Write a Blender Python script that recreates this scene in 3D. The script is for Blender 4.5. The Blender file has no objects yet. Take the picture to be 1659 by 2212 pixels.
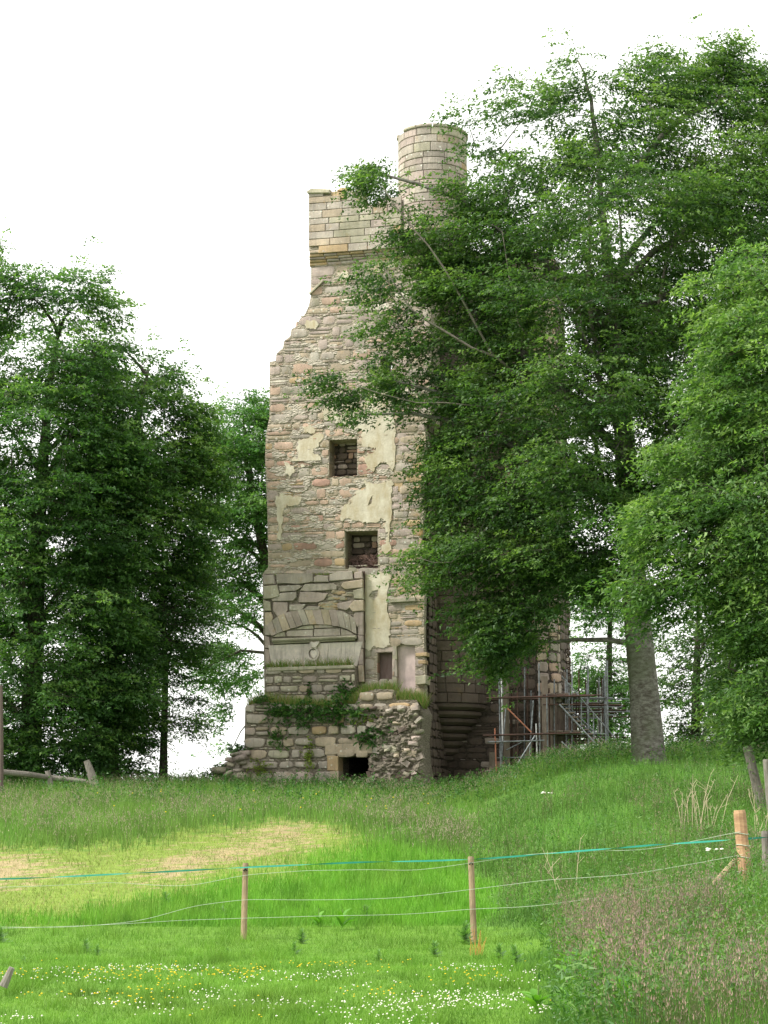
import bpy, bmesh, math, random
import numpy as np
from mathutils import Vector, Matrix
from mathutils.geometry import tessellate_polygon

random.seed(7); RNG = np.random.default_rng(7)
SC = bpy.context.scene
COL = SC.collection

# ------------------------------------------------------------------ camera, world, sun, exposure
F, CX, CY = 4061.0, 829.5, 1106.0           # measuring units of the photograph (1659 x 2212)
PITCH = math.atan(694.0 / F)
CAMZ = 1.65
cam_d = bpy.data.cameras.new('camera'); cam = bpy.data.objects.new('camera', cam_d); COL.objects.link(cam)
cam_d.sensor_fit = 'VERTICAL'; cam_d.sensor_height = 36.0; cam_d.lens = F / 2212.0 * 36.0
cam_d.clip_start = 0.1; cam_d.clip_end = 6000
cam.location = (0, 0, CAMZ); cam.rotation_euler = (math.pi / 2 + PITCH, 0, 0)
SC.camera = cam

SUN_EL, SUN_AZ = 47.0, -107.0               # azimuth from +Y clockwise: behind the camera, to the left
w = bpy.data.worlds.new('World'); SC.world = w; w.use_nodes = True
nt = w.node_tree; nt.nodes.clear()
sky = nt.nodes.new('ShaderNodeTexSky'); sky.sky_type = 'NISHITA'; sky.sun_disc = False
sky.sun_elevation = math.radians(SUN_EL); sky.sun_rotation = math.radians(SUN_AZ)
sky.air_density = 1.0; sky.dust_density = 6.0; sky.ozone_density = 1.0
hs = nt.nodes.new('ShaderNodeHueSaturation'); hs.inputs['Saturation'].default_value = 0.12
mx = nt.nodes.new('ShaderNodeMix'); mx.data_type = 'RGBA'; mx.inputs[0].default_value = 0.8
mx.inputs[7].default_value = (12.0, 12.0, 11.6, 1)     # the even white of the cloud cover
bg = nt.nodes.new('ShaderNodeBackground'); bg.inputs[1].default_value = 0.1
wo = nt.nodes.new('ShaderNodeOutputWorld')
nt.links.new(sky.outputs[0], hs.inputs['Color']); nt.links.new(hs.outputs[0], mx.inputs[6])
nt.links.new(mx.outputs[2], bg.inputs[0]); nt.links.new(bg.outputs[0], wo.inputs[0])
sd = bpy.data.lights.new('sun', 'SUN'); sd.energy = 3.2; sd.angle = math.radians(10); sd.color = (1, .96, .9)
sun = bpy.data.objects.new('sun', sd); COL.objects.link(sun)
_a = math.radians(SUN_AZ); _e = math.radians(SUN_EL)
sdir = Vector((math.sin(_a) * math.cos(_e), math.cos(_a) * math.cos(_e), math.sin(_e)))
sun.rotation_euler = (-sdir).to_track_quat('-Z', 'Y').to_euler()
SC.view_settings.view_transform = 'Standard'; SC.view_settings.look = 'None'
SC.view_settings.exposure = 0.8; SC.view_settings.gamma = 1.0; SC.view_settings.use_curve_mapping = False
SC.cycles.max_bounces = 6; SC.cycles.diffuse_bounces = 3; SC.cycles.transmission_bounces = 3

# ------------------------------------------------------------------ geometry helpers
SP, CP = math.sin(PITCH), math.cos(PITCH)
CAM = np.array([0, 0, CAMZ])
def ray(x, y):
    a = (x - CX) / F; b = (CY - y) / F
    return np.array([a, CP - b * SP, SP + b * CP])
def at(x, y, Y):
    r = ray(x, y); return CAM + r * (Y / r[1])
def proj(P):
    P = np.asarray(P, float) - CAM
    X, Y, Z = P[..., 0], P[..., 1], P[..., 2]
    f = Y * CP + Z * SP; u = -Y * SP + Z * CP
    return CX + F * X / f, CY - F * u / f
def sstep(t): t = np.clip(t, 0, 1); return t * t * (3 - 2 * t)

def tag(o, label=None, cat=None, group=None, kind=None):
    if label: o['label'] = label
    if cat: o['category'] = cat
    if group: o['group'] = group
    if kind: o['kind'] = kind
    return o
def link(name, me, parent=None):
    o = bpy.data.objects.new(name, me); COL.objects.link(o)
    if parent is not None:
        o.parent = parent; o.matrix_parent_inverse = Matrix.Translation(-Vector(parent.location)) if parent.parent is None else parent_inv(parent)
    return o
def parent_inv(p): return Matrix.Identity(4)      # parts carry world-space vertices
def thing(name, loc, label, cat, group=None):
    o = bpy.data.objects.new(name, None); COL.objects.link(o); o.location = loc; o.empty_display_size = .3
    return tag(o, label, cat, group)

def mesh_np(name, V, Fc, k, mats, tone=None, smooth=False, mi=None):
    me = bpy.data.meshes.new(name)
    V = np.asarray(V, np.float32).reshape(-1, 3); Fc = np.asarray(Fc, np.int32).reshape(-1, k)
    me.vertices.add(len(V)); me.vertices.foreach_set('co', V.ravel())
    n = len(Fc); me.loops.add(n * k); me.loops.foreach_set('vertex_index', Fc.ravel())
    me.polygons.add(n); me.polygons.foreach_set('loop_start', np.arange(0, n * k, k, dtype=np.int32))
    me.polygons.foreach_set('loop_total', np.full(n, k, np.int32))
    if mi is not None: me.polygons.foreach_set('material_index', np.asarray(mi, np.int32))
    if smooth: me.polygons.foreach_set('use_smooth', np.ones(n, bool))
    me.update(calc_edges=True)
    if tone is not None:
        if np.ndim(tone) == 1:
            a = me.attributes.new('tone', 'FLOAT', 'POINT'); a.data.foreach_set('value', np.asarray(tone, np.float32))
        else:
            t4 = np.ones((len(V), 4), np.float32); t4[:, :3] = tone
            a = me.attributes.new('col', 'FLOAT_COLOR', 'POINT'); a.data.foreach_set('color', t4.ravel())
    for m in mats: me.materials.append(m)
    return me
def mesh_py(name, V, Fc, mats, mi=None, recalc=True, smooth=False):
    me = bpy.data.meshes.new(name); me.from_pydata([tuple(map(float, v)) for v in V], [], [tuple(int(i) for i in f) for f in Fc])
    if mi is not None: me.polygons.foreach_set('material_index', mi)
    for m in mats: me.materials.append(m)
    if recalc:
        bm = bmesh.new(); bm.from_mesh(me); bmesh.ops.recalc_face_normals(bm, faces=bm.faces); bm.to_mesh(me); bm.free()
    if smooth: me.polygons.foreach_set('use_smooth', [True] * len(me.polygons))
    me.update(); return me

class Acc:
    def __init__(s): s.V = []; s.F = []; s.mi = []; s.n = 0
    def add(s, V, Fc, mi=0):
        s.V.extend(V); s.F.extend([tuple(i + s.n for i in f) for f in Fc]); s.mi.extend([mi] * len(Fc)); s.n += len(V)
    def build(s, name, mats, parent=None, recalc=True, smooth=False):
        return link(name, mesh_py(name, s.V, s.F, mats, s.mi, recalc, smooth), parent)
def box_vf(c, ax, ay, az, jit=0):
    c = np.array(c, float); ax, ay, az = map(lambda a: np.array(a, float), (ax, ay, az)); V = []
    for i in (-1, 1):
        for j in (-1, 1):
            for k in (-1, 1): V.append(c + ax * i + ay * j + az * k + (RNG.normal(0, jit, 3) if jit else 0))
    return V, [(0, 1, 3, 2), (4, 6, 7, 5), (0, 4, 5, 1), (2, 3, 7, 6), (0, 2, 6, 4), (1, 5, 7, 3)]
def tube_vf(P, R, sides=7, cap=True, lump=0.0):
    P = [np.array(p, float) for p in P]; V = []; Fc = []; n = len(P)
    if np.isscalar(R): R = [R] * n
    prev = None
    for i, p in enumerate(P):
        d = P[min(i + 1, n - 1)] - P[max(i - 1, 0)]; d = d / (np.linalg.norm(d) + 1e-9)
        if prev is None:
            a = np.cross(d, [0, 0, 1]) if abs(d[2]) < .9 else np.cross(d, [0, 1, 0])
        else: a = prev - d * prev.dot(d)
        a = a / (np.linalg.norm(a) + 1e-9); prev = a; b = np.cross(d, a)
        for k in range(sides):
            t = 2 * math.pi * k / sides
            r = R[i] * (1 + (lump * math.sin(3 * t + i * .7) + lump * random.uniform(-1, 1) if lump else 0))
            V.append(p + (a * math.cos(t) + b * math.sin(t)) * r)
    for i in range(n - 1):
        for k in range(sides):
            k2 = (k + 1) % sides
            Fc.append((i * sides + k, i * sides + k2, (i + 1) * sides + k2, (i + 1) * sides + k))
    if cap:
        Fc.append(tuple(range(sides - 1, -1, -1))); Fc.append(tuple((n - 1) * sides + k for k in range(sides)))
    return V, Fc
def lathe_vf(prof, n=24, c=(0, 0)):
    V = []; Fc = []
    for (r, z) in prof:
        for k in range(n):
            t = 2 * math.pi * k / n; V.append((c[0] + r * math.cos(t), c[1] + r * math.sin(t), z))
    for i in range(len(prof) - 1):
        for k in range(n):
            k2 = (k + 1) % n; Fc.append((i * n + k, i * n + k2, (i + 1) * n + k2, (i + 1) * n + k))
    return V, Fc
def in_poly(px, py, poly):
    px = np.asarray(px, float); py = np.asarray(py, float); r = np.zeros(px.shape, bool); n = len(poly)
    for i in range(n):
        x1, y1 = poly[i]; x2, y2 = poly[(i + 1) % n]
        if y1 == y2: continue
        c = ((y1 > py) != (y2 > py)) & (px < (x2 - x1) * (py - y1) / (y2 - y1) + x1); r ^= c
    return r
def edge_dist(px, py, poly):
    d = np.full(np.shape(px), 1e9); n = len(poly)
    for i in range(n):
        a = np.array(poly[i], float); b = np.array(poly[(i + 1) % n], float); ab = b - a
        t = np.clip(((px - a[0]) * ab[0] + (py - a[1]) * ab[1]) / (ab.dot(ab) + 1e-9), 0, 1)
        d = np.minimum(d, np.hypot(px - a[0] - t * ab[0], py - a[1] - t * ab[1]))
    return d

# ------------------------------------------------------------------ materials
class NT:
    def __init__(s, name):
        s.m = bpy.data.materials.new(name); s.m.use_nodes = True; s.t = s.m.node_tree; s.n = s.t.nodes; s.n.clear()
        s.out = s.n.new('ShaderNodeOutputMaterial'); s.b = s.n.new('ShaderNodeBsdfPrincipled'); s.l(s.b.outputs[0], s.out.inputs[0])
        s.b.inputs['Roughness'].default_value = .85; s.b.inputs['Specular IOR Level'].default_value = .25
        s.pos = None
    def l(s, a, b): s.t.links.new(a, b)
    def P(s):
        if s.pos is None: s.pos = s.n.new('ShaderNodeNewGeometry')
        return s.pos.outputs['Position']
    def noise(s, sc, det=3, rough=.55, vec=None, stretch=None):
        n = s.n.new('ShaderNodeTexNoise'); n.inputs['Scale'].default_value = sc; n.inputs['Detail'].default_value = det; n.inputs['Roughness'].default_value = rough
        v = vec or s.P()
        if stretch:
            mp = s.n.new('ShaderNodeMapping'); mp.inputs['Scale'].default_value = stretch; s.l(v, mp.inputs[0]); v = mp.outputs[0]
        s.l(v, n.inputs['Vector']); return n.outputs[0]
    def ramp(s, v, a, b, c0=0., c1=1.):
        r = s.n.new('ShaderNodeMapRange'); r.inputs[1].default_value = a; r.inputs[2].default_value = b
        r.inputs[3].default_value = c0; r.inputs[4].default_value = c1; s.l(v, r.inputs[0]); return r.outputs[0]
    def math(s, op, a, b):
        m = s.n.new('ShaderNodeMath'); m.operation = op
        for i, q in enumerate((a, b)):
            if isinstance(q, (int, float)): m.inputs[i].default_value = q
            else: s.l(q, m.inputs[i])
        return m.outputs[0]
    def mix(s, f, a, b, mode='MIX'):
        m = s.n.new('ShaderNodeMix'); m.data_type = 'RGBA'; m.blend_type = mode
        for i, q in ((0, f), (6, a), (7, b)):
            if isinstance(q, (int, float)): m.inputs[i].default_value = q
            elif isinstance(q, tuple): m.inputs[i].default_value = (*q, 1) if len(q) == 3 else q
            else: s.l(q, m.inputs[i])
        return m.outputs[2]
    def bump(s, h, dist=.02, strength=.6):
        b = s.n.new('ShaderNodeBump'); b.inputs['Distance'].default_value = dist; b.inputs['Strength'].default_value = strength
        s.l(h, b.inputs['Height']); s.l(b.outputs[0], s.b.inputs['Normal'])
    def color(s, c):
        if isinstance(c, tuple): s.b.inputs['Base Color'].default_value = (*c, 1)
        else: s.l(c, s.b.inputs['Base Color'])
        return s.m
def scale(c, k): return tuple(v * k for v in c)

def stone_mat(name, c, lichen=.5, orange=.3, var=.14):
    n = NT(name)
    if name not in ('dark_shade_stone', 'mossy_grey_stone', 'pale_stone'): c = tuple(v * .62 + m * .38 for v, m in zip(c, (.39, .325, .275)))
    oi = n.n.new('ShaderNodeObjectInfo'); n.P()
    r = n.math('FRACT', n.math('ADD', oi.outputs['Random'], n.pos.outputs['Random Per Island']), 0)
    val = n.ramp(r, 0, 1, 1 - var, 1 + var)
    big = n.noise(1.6, 4, .6); fine = n.noise(14, 5, .7)
    col = n.mix(n.ramp(big, .35, .7), scale(c, .78), scale(c, 1.15))
    col = n.mix(n.ramp(fine, .35, .75), col, n.mix(1.0, col, (1.25, 1.18, 1.1), 'MULTIPLY'))
    cc = n.n.new('ShaderNodeCombineColor'); [n.l(val, cc.inputs[i]) for i in range(3)]
    col = n.mix(1.0, col, cc.outputs[0], 'MULTIPLY')
    st = n.noise(3.0, 4, .7, stretch=(3, 3, .35))                        # rain staining
    col = n.mix(n.ramp(st, .5, .74, 0, .42), col, (.12, .105, .09))
    o = n.noise(2.1, 5, .65)
    col = n.mix(n.ramp(o, .60, .72, 0, orange), col, (.34, .2, .05))
    g = n.noise(1.1, 5, .7, stretch=(1.3, 1.3, 1.1))
    col = n.mix(n.ramp(g, .52, .7, 0, .35 * lichen + (.06 if lichen else 0)), col, (.15, .16, .06))
    vo = n.n.new('ShaderNodeTexVoronoi'); vo.inputs['Scale'].default_value = 5.5; vo.inputs['Randomness'].default_value = 1; n.l(n.P(), vo.inputs['Vector'])
    spot = n.math('MULTIPLY', n.ramp(vo.outputs['Distance'], .12, .24, 1, 0), n.ramp(n.noise(.9, 3), .45, .6, 0, lichen))
    col = n.mix(spot, col, (.62, .62, .54))
    n.bump(n.math('ADD', fine, n.noise(45, 3)), .02, .7)
    return n.color(col)
STONES = {
    'grey': stone_mat('grey_stone', (.335, .315, .28), .85, .35), 'mauve': stone_mat('mauve_grey_stone', (.34, .285, .27), .3), 'lintel': stone_mat('pale_dressed_stone', (.62, .585, .545), 0, .0, .05),
    'buff': stone_mat('buff_stone', (.39, .325, .235), .7, .5), 'ochre': stone_mat('ochre_stone', (.42, .29, .13), .4, .7),
    'pink': stone_mat('pink_stone', (.44, .30, .225), .15, .15), 'red': stone_mat('red_stone', (.36, .185, .14), .1, .1),
    'pale': stone_mat('pale_stone', (.56, .52, .45), .0, .1), 'moss': stone_mat('mossy_grey_stone', (.35, .33, .255), .6, .3),
    'dark': stone_mat('dark_shade_stone', (.115, .088, .075), .1, .15),  # canopy shade of the right wing and turret put into the stone colour
}
def mortar_mat(name, c):
    n = NT(name); a = n.noise(9, 5, .75); b = n.noise(1.3, 4, .6)
    vo = n.n.new('ShaderNodeTexVoronoi'); vo.inputs['Scale'].default_value = 9; vo.feature = 'F1'
    mp = n.n.new('ShaderNodeMapping'); mp.inputs['Scale'].default_value = (1, 1, 2.2); n.l(n.P(), mp.inputs[0]); n.l(mp.outputs[0], vo.inputs['Vector'])
    col = n.mix(n.ramp(a, .35, .65), scale(c, .6), scale(c, 1.2)); col = n.mix(n.ramp(b, .4, .65, 0, .7), col, scale(c, .75))
    col = n.mix(n.ramp(vo.outputs['Distance'], .35, .65, 0, .5), col, scale(c, .45))
    n.bump(n.math('SUBTRACT', a, vo.outputs['Distance']), .05, .9); return n.color(col)
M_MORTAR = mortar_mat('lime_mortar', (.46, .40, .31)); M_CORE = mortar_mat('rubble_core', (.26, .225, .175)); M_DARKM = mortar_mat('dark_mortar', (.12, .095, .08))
def plaster_mat():
    n = NT('cream_render'); a = n.noise(2.2, 6, .7); b = n.noise(.9, 5, .7, stretch=(2, 2, .8)); f = n.noise(18, 4, .7)
    col = n.mix(n.ramp(a, .35, .65), (.62, .57, .46), (.48, .43, .33)); col = n.mix(n.ramp(b, .45, .66, 0, .8), col, (.40, .32, .19))
    col = n.mix(n.ramp(n.noise(4, 5, .8), .6, .75, 0, .6), col, (.3, .24, .19)); n.bump(n.math('ADD', f, a), .03, .5); return n.color(col)
M_PLASTER = plaster_mat(); M_SMEAR = mortar_mat('lime_smear', (.56, .50, .41))
def wood_mat(name, c, c2, sc=6, stretch=(6, 6, .7)):
    n = NT(name); a = n.noise(sc, 5, .7, stretch=stretch); b = n.noise(2.5, 4)
    col = n.mix(n.ramp(a, .35, .68), c, c2); col = n.mix(n.ramp(b, .45, .7, 0, .5), col, scale(c2, .6)); n.bump(a, .01, .5); return n.color(col)
M_POST = wood_mat('weathered_post_wood', (.38, .28, .17), (.22, .16, .11), 9, (5, 5, .5)); M_STRAINER = wood_mat('orange_brown_post_wood', (.50, .33, .18), (.28, .15, .09), 3, (1, 1, 4))
M_GREYWOOD = wood_mat('silver_grey_wood', (.26, .24, .21), (.14, .12, .10)); M_DARKWOOD = wood_mat('dark_board', (.10, .075, .065), (.16, .12, .105))
M_PINK = wood_mat('pinkish_board', (.62, .50, .47), (.50, .40, .385), 3, (2, 2, .8)); M_BROWNBOARD = wood_mat('brown_board', (.14, .095, .085), (.2, .15, .14), 4, (3, 3, .6))
M_PLANK = wood_mat('scaffold_plank', (.22, .18, .145), (.14, .11, .09))
def metal_mat(name, c, c2, rough=.5, metal=.6):
    n = NT(name); a = n.noise(7, 4, .7); n.b.inputs['Metallic'].default_value = metal; n.b.inputs['Roughness'].default_value = rough
    return n.color(n.mix(n.ramp(a, .42, .62), c, c2))
M_TUBE = metal_mat('galvanised_tube', (.24, .26, .28), (.12, .12, .125)); M_RUST = metal_mat('rusty_tube', (.085, .045, .035), (.05, .035, .03), .8, .2)
M_ORANGE = metal_mat('red_oxide_tube', (.42, .16, .10), (.3, .14, .09), .7, .1); M_IRON = metal_mat('dark_iron', (.05, .035, .03), (.09, .05, .035), .8, .2)
M_TUBEW = metal_mat('pale_tube', (.6, .6, .6), (.4, .4, .4), .5, .3)
def simple(name, c, rough=.7): n = NT(name); n.b.inputs['Roughness'].default_value = rough; a = n.noise(30, 2); return n.color(n.mix(a, scale(c, .85), scale(c, 1.12)))
M_GREEN = simple('green_tape', (.03, .26, .19)); M_WIRE = simple('white_polywire', (.38, .45, .34)); M_BLACK = simple('black_plastic', (.02, .02, .02))
M_WHITEF = simple('white_petals', (.80, .80, .70)); M_CLOVER = simple('clover_white', (.72, .70, .60)); M_YELLOW = simple('buttercup_yellow', (.75, .55, .02))
M_TWIG = simple('dry_twig', (.16, .10, .085)); M_STRAW = simple('dead_stalk', (.45, .38, .25))
def bark_mat(name, c, c2):
    n = NT(name); a = n.noise(5, 6, .75, stretch=(1, 1, 2.2)); b = n.noise(1.2, 4)
    col = n.mix(n.ramp(a, .4, .62), c, c2); col = n.mix(n.ramp(b, .45, .65, 0, .6), col, (.085, .10, .055)); n.bump(a, .04, .7); return n.color(col)
M_BARK = bark_mat('beech_bark', (.065, .055, .045), (.20, .19, .17)); M_DBARK = bark_mat('dark_bark', (.045, .04, .03), (.085, .075, .06)); M_LIMB = bark_mat('pale_limb_bark', (.12, .10, .085), (.20, .18, .15))
def leaf_mat(name, lo, mid, hi, trans=.35):
    n = NT(name); at_ = n.n.new('ShaderNodeAttribute'); at_.attribute_name = 'tone'
    cr = n.n.new('ShaderNodeValToRGB'); e = cr.color_ramp.elements; e[0].color = (*lo, 1); e[1].color = (*hi, 1); m = e.new(.5); m.color = (*mid, 1)
    n.l(at_.outputs['Fac'], cr.inputs[0]); n.color(cr.outputs[0]); n.b.inputs['Roughness'].default_value = .5; n.b.inputs['Specular IOR Level'].default_value = .35
    tr = n.n.new('ShaderNodeBsdfTranslucent'); mul = n.mix(1.0, cr.outputs[0], (1.15, 1.35, .55), 'MULTIPLY'); n.l(mul, tr.inputs[0])
    ms = n.n.new('ShaderNodeMixShader'); ms.inputs[0].default_value = trans; n.l(n.b.outputs[0], ms.inputs[1]); n.l(tr.outputs[0], ms.inputs[2]); n.l(ms.outputs[0], n.out.inputs[0]); return n.m
L_BEECH = leaf_mat('beech_leaves', (.030, .072, .024), (.082, .158, .044), (.19, .285, .08), .46)
L_LEFT = leaf_mat('dark_beech_leaves', (.034, .088, .026), (.088, .185, .052), (.21, .33, .09), .5)
L_ASH = leaf_mat('ash_leaves', (.042, .100, .028), (.105, .20, .055), (.24, .35, .11), .45)
L_BACK = leaf_mat('far_tree_leaves', (.05, .14, .035), (.10, .21, .055), (.18, .30, .10), .45)
L_PLANT = leaf_mat('wall_plant_leaves', (.03, .09, .02), (.06, .16, .03), (.13, .24, .05)); L_IVY = leaf_mat('yellow_ivy_leaves', (.14, .20, .03), (.25, .33, .05), (.35, .42, .08))
L_DOCK = leaf_mat('dock_leaves', (.07, .20, .02), (.12, .30, .03), (.20, .40, .05), .35); L_THISTLE = leaf_mat('thistle_leaves', (.09, .19, .06), (.14, .27, .08), (.20, .34, .11), .35)
def attr_mat(name, trans=.3):
    n = NT(name); a = n.n.new('ShaderNodeAttribute'); a.attribute_name = 'col'; n.color(a.outputs['Color']); n.b.inputs['Roughness'].default_value = .6
    tr = n.n.new('ShaderNodeBsdfTranslucent'); n.l(a.outputs['Color'], tr.inputs[0])
    ms = n.n.new('ShaderNodeMixShader'); ms.inputs[0].default_value = trans; n.l(n.b.outputs[0], ms.inputs[1]); n.l(tr.outputs[0], ms.inputs[2]); n.l(ms.outputs[0], n.out.inputs[0]); return n.m
M_GRASS = attr_mat('grass_blades')

# ------------------------------------------------------------------ ground
def vnoise(x, y, seed=0):
    x = np.asarray(x, float); y = np.asarray(y, float); xi = np.floor(x).astype(np.int64); yi = np.floor(y).astype(np.int64); fx = x - xi; fy = y - yi
    def h(a, b): v = (a * 374761393 + b * 668265263 + seed * 982451653) & 0x7fffffff; v = ((v ^ (v >> 13)) * 1274126177) & 0x7fffffff; return ((v ^ (v >> 16)) & 0xffff) / 65535.0
    fx = fx * fx * (3 - 2 * fx); fy = fy * fy * (3 - 2 * fy)
    return (h(xi, yi) * (1 - fx) + h(xi + 1, yi) * fx) * (1 - fy) + (h(xi, yi + 1) * (1 - fx) + h(xi + 1, yi + 1) * fx) * fy
def fbm(x, y, s=0): return .5 * vnoise(x, y, s) + .3 * vnoise(x * 2.1, y * 2.1, s + 1) + .2 * vnoise(x * 4.3, y * 4.3, s + 2)
def gz(X, Y):
    X = np.asarray(X, float); Y = np.asarray(Y, float)
    t = (Y - 34) / 30.0; tt = .5 * (t + np.sqrt(t * t + .003)); tt = np.minimum(tt, 1)
    z = 3.0 * tt - .17 * sstep((Y - 21) / 9) * (1 - sstep((Y - 36) / 12)) + .55 * sstep((X - 3) / 5) * sstep((Y - 42) / 15)
    bank = .95 * sstep((X - 1.8) / 4.2) * sstep((Y - 16) / 14) * (1 - .25 * sstep((Y - 45) / 20))
    z = z + bank + .10 * sstep((-X - 3) / 6) * sstep((Y - 35) / 15) + .10 * (fbm(X * .35, Y * .35, 3) - .5) * sstep((Y - 18) / 10)
    z = z - (z + 3) * sstep((Y - 95) / 120)
    return z
PATCH = [(-300, 1835), (0, 1833), (150, 1826), (260, 1822), (400, 1790), (560, 1772), (700, 1768), (800, 1790), (790, 1835), (700, 1850), (640, 1885), (520, 1905), (330, 1950), (150, 1985), (-300, 2010)]
STRAW = [[(-300, 1855), (0, 1850), (110, 1868), (200, 1872), (120, 1890), (0, 1912), (-300, 1920)], [(330, 1865), (420, 1838), (520, 1832), (640, 1815), (690, 1822), (560, 1850), (430, 1880), (380, 1905), (300, 1905)], [(520, 1785), (680, 1783), (740, 1800), (640, 1810), (540, 1815)]]
def bank_edge(X, Y):
    e = np.interp(Y, [12, 17, 20, 24, 30, 36, 45, 55], [.95, 1.25, 1.75, 2.05, 2.45, 1.9, 1.6, 3.0]); return X + 1.9 * (fbm(X * .9, Y * .45, 21) - .5) - e
def zone(X, Y):
    """0 lawn, 1 mown pale, 2 straw, 3 mid meadow, 4 upper tall grass, 5 right bank weeds"""
    x, y = proj(np.stack([X, Y, gz(X, Y)], -1))
    x = x + 50 * (fbm(X * .8, Y * .5, 11) - .5); y = y + 34 * (fbm(X * 1.3, Y * .6, 12) - .5)
    jr = np.random.default_rng(4); x = x + jr.normal(0, 38, x.shape); y = y + jr.normal(0, 11, y.shape)
    z = np.full(X.shape, 3)
    z[Y < 35] = 0
    z[(y < np.interp(x, [0, 600, 900, 1200], [1850, 1800, 1830, 1900])) & (Y > 36)] = 4
    for p in [PATCH]: z[in_poly(x, y, p)] = 1
    for p in STRAW: z[in_poly(x, y, p)] = 2
    b = (bank_edge(X, Y) + jr.normal(0, .22, X.shape) > 0) & (Y < 58)
    z[b] = 5
    return z
ZCOL = {0: (.19, .40, .042), 1: (.32, .46, .08), 2: (.60, .49, .27), 3: (.175, .43, .036), 4: (.20, .40, .065), 5: (.16, .35, .055)}
ys = np.unique(np.concatenate([np.linspace(-40, 14, 10), np.linspace(14, 75, 330), np.linspace(75, 220, 30), np.geomspace(221, 3500, 14)]))
xs = np.unique(np.concatenate([-np.geomspace(22, 2500, 14), np.linspace(-22, 22, 200), np.geomspace(22, 2500, 14)]))
GX, GY = np.meshgrid(xs, ys); GZ = gz(GX, GY)
nx, ny = len(xs), len(ys); idx = np.arange(nx * ny).reshape(ny, nx)
q = np.stack([idx[:-1, :-1], idx[:-1, 1:], idx[1:, 1:], idx[1:, :-1]], -1).reshape(-1, 4)
gxf, gyf = GX.ravel(), GY.ravel(); zz = zone(gxf, gyf); gc = np.array([ZCOL[k] for k in zz]) * .62
gn = NT('meadow_soil'); ga = gn.n.new('ShaderNodeAttribute'); ga.attribute_name = 'col'
gcol = gn.mix(gn.ramp(gn.noise(5, 6, .7), .3, .7), gn.mix(1., ga.outputs['Color'], (.6, .62, .55), 'MULTIPLY'), gn.mix(1., ga.outputs['Color'], (1.2, 1.15, 1.1), 'MULTIPLY'))
gn.bump(gn.noise(12, 5, .7), .06, .8); gn.color(gcol)
ground = link('ground', mesh_np('ground', np.stack([gxf, gyf, GZ.ravel()], -1), q, 4, [gn.m], gc, True)); tag(ground, kind='structure')

# ------------------------------------------------------------------ masonry engine
class Surf:
    def __init__(s, w=0.0): s.w = w
    U = np.array([1, -.25, 0]) / math.hypot(1, .25); N = np.array([-.25, -1, 0]) / math.hypot(1, .25); O = np.array([0, 66.0, 0])
    def W(s, u, v, d=0): return s.O + s.U * u + s.N * (s.w + d) + np.array([0, 0, v])
    def frame(s, u): return s.U, s.N
    def pt(s, x, y, d=0):
        r = ray(x, y); o = s.O + s.N * (s.w + d); t = (o - CAM).dot(s.N) / r.dot(s.N); p = CAM + r * t; q = p - o
        return (q.dot(s.U), p[2])
    def poly(s, pts, d=0): return [s.pt(x, y, d) for x, y in pts]
class PathSurf(Surf):
    def __init__(s, pts):            # plan polyline, outward normal on the right-hand... (towards the camera for left-to-right)
        s.p = [np.array(p, float) for p in pts]; s.s = [0]
        for a, b in zip(s.p, s.p[1:]): s.s.append(s.s[-1] + np.linalg.norm(b - a))
    def loc(s, u):
        for i in range(len(s.p) - 1):
            if u <= s.s[i + 1] or i == len(s.p) - 2:
                d = (s.p[i + 1] - s.p[i]) / (s.s[i + 1] - s.s[i]); q = s.p[i] + d * (u - s.s[i]); return q, d
    def W(s, u, v, d=0):
        q, dr = s.loc(u); n = np.array([dr[1], -dr[0]]); q = q + n * d; return np.array([q[0], q[1], v])
    def frame(s, u): q, dr = s.loc(u); return np.array([dr[0], dr[1], 0]), np.array([dr[1], -dr[0], 0])

TEMPL = {}
def stone_template(style, k, asp, mk):
    key = (style, k, asp, mk)
    if key in TEMPL: return TEMPL[key]
    r = random.Random(hash((style == 'ashlar', k, asp)) & 0xffff)
    if style == 'ashlar':
        o = [(-.5, -.5), (.5, -.5), (.5, .5), (-.5, .5)]; o = [(x + r.uniform(-.012, .012), z + r.uniform(-.02, .02)) for x, z in o]; b = .055; lift = .22
    else:
        o = []; n = 9; ph = r.uniform(0, .6); pw = r.uniform(.3, .6)
        for i in range(n):
            t = 2 * math.pi * i / n + ph; c, s_ = math.cos(t), math.sin(t)
            o.append((math.copysign(abs(c) ** pw, c) * .5 * r.uniform(.84, 1.03), math.copysign(abs(s_) ** pw, s_) * .5 * r.uniform(.74, 1.05)))
        b = r.uniform(.06, .13); lift = .30
    n = len(o); V = [(x, 0, z) for x, z in o]; V += [(x * .995, -(1 - lift) * r.uniform(.85, 1.05), z * .995) for x, z in o]
    V += [(x * (1 - 2 * b / max(asp, 1)), -1 * r.uniform(.9, 1.05), z * (1 - 2 * b)) for x, z in o]; Fc = []
    for j in (0, 1):
        for i in range(n): i2 = (i + 1) % n; Fc.append((j * n + i, j * n + i2, (j + 1) * n + i2, (j + 1) * n + i))
    if n > 4: V.append((r.uniform(-.1, .1), -1.05, r.uniform(-.1, .1))); Fc += [(2 * n + i, 2 * n + (i + 1) % n, 3 * n) for i in range(n)]
    else: Fc.append(tuple(2 * n + i for i in range(n)))
    me = mesh_py('stone', V, Fc, [STONES[mk]]); 
    if style != 'ashlar': me.polygons.foreach_set('use_smooth', [True] * len(me.polygons))
    TEMPL[key] = me; return me
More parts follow.
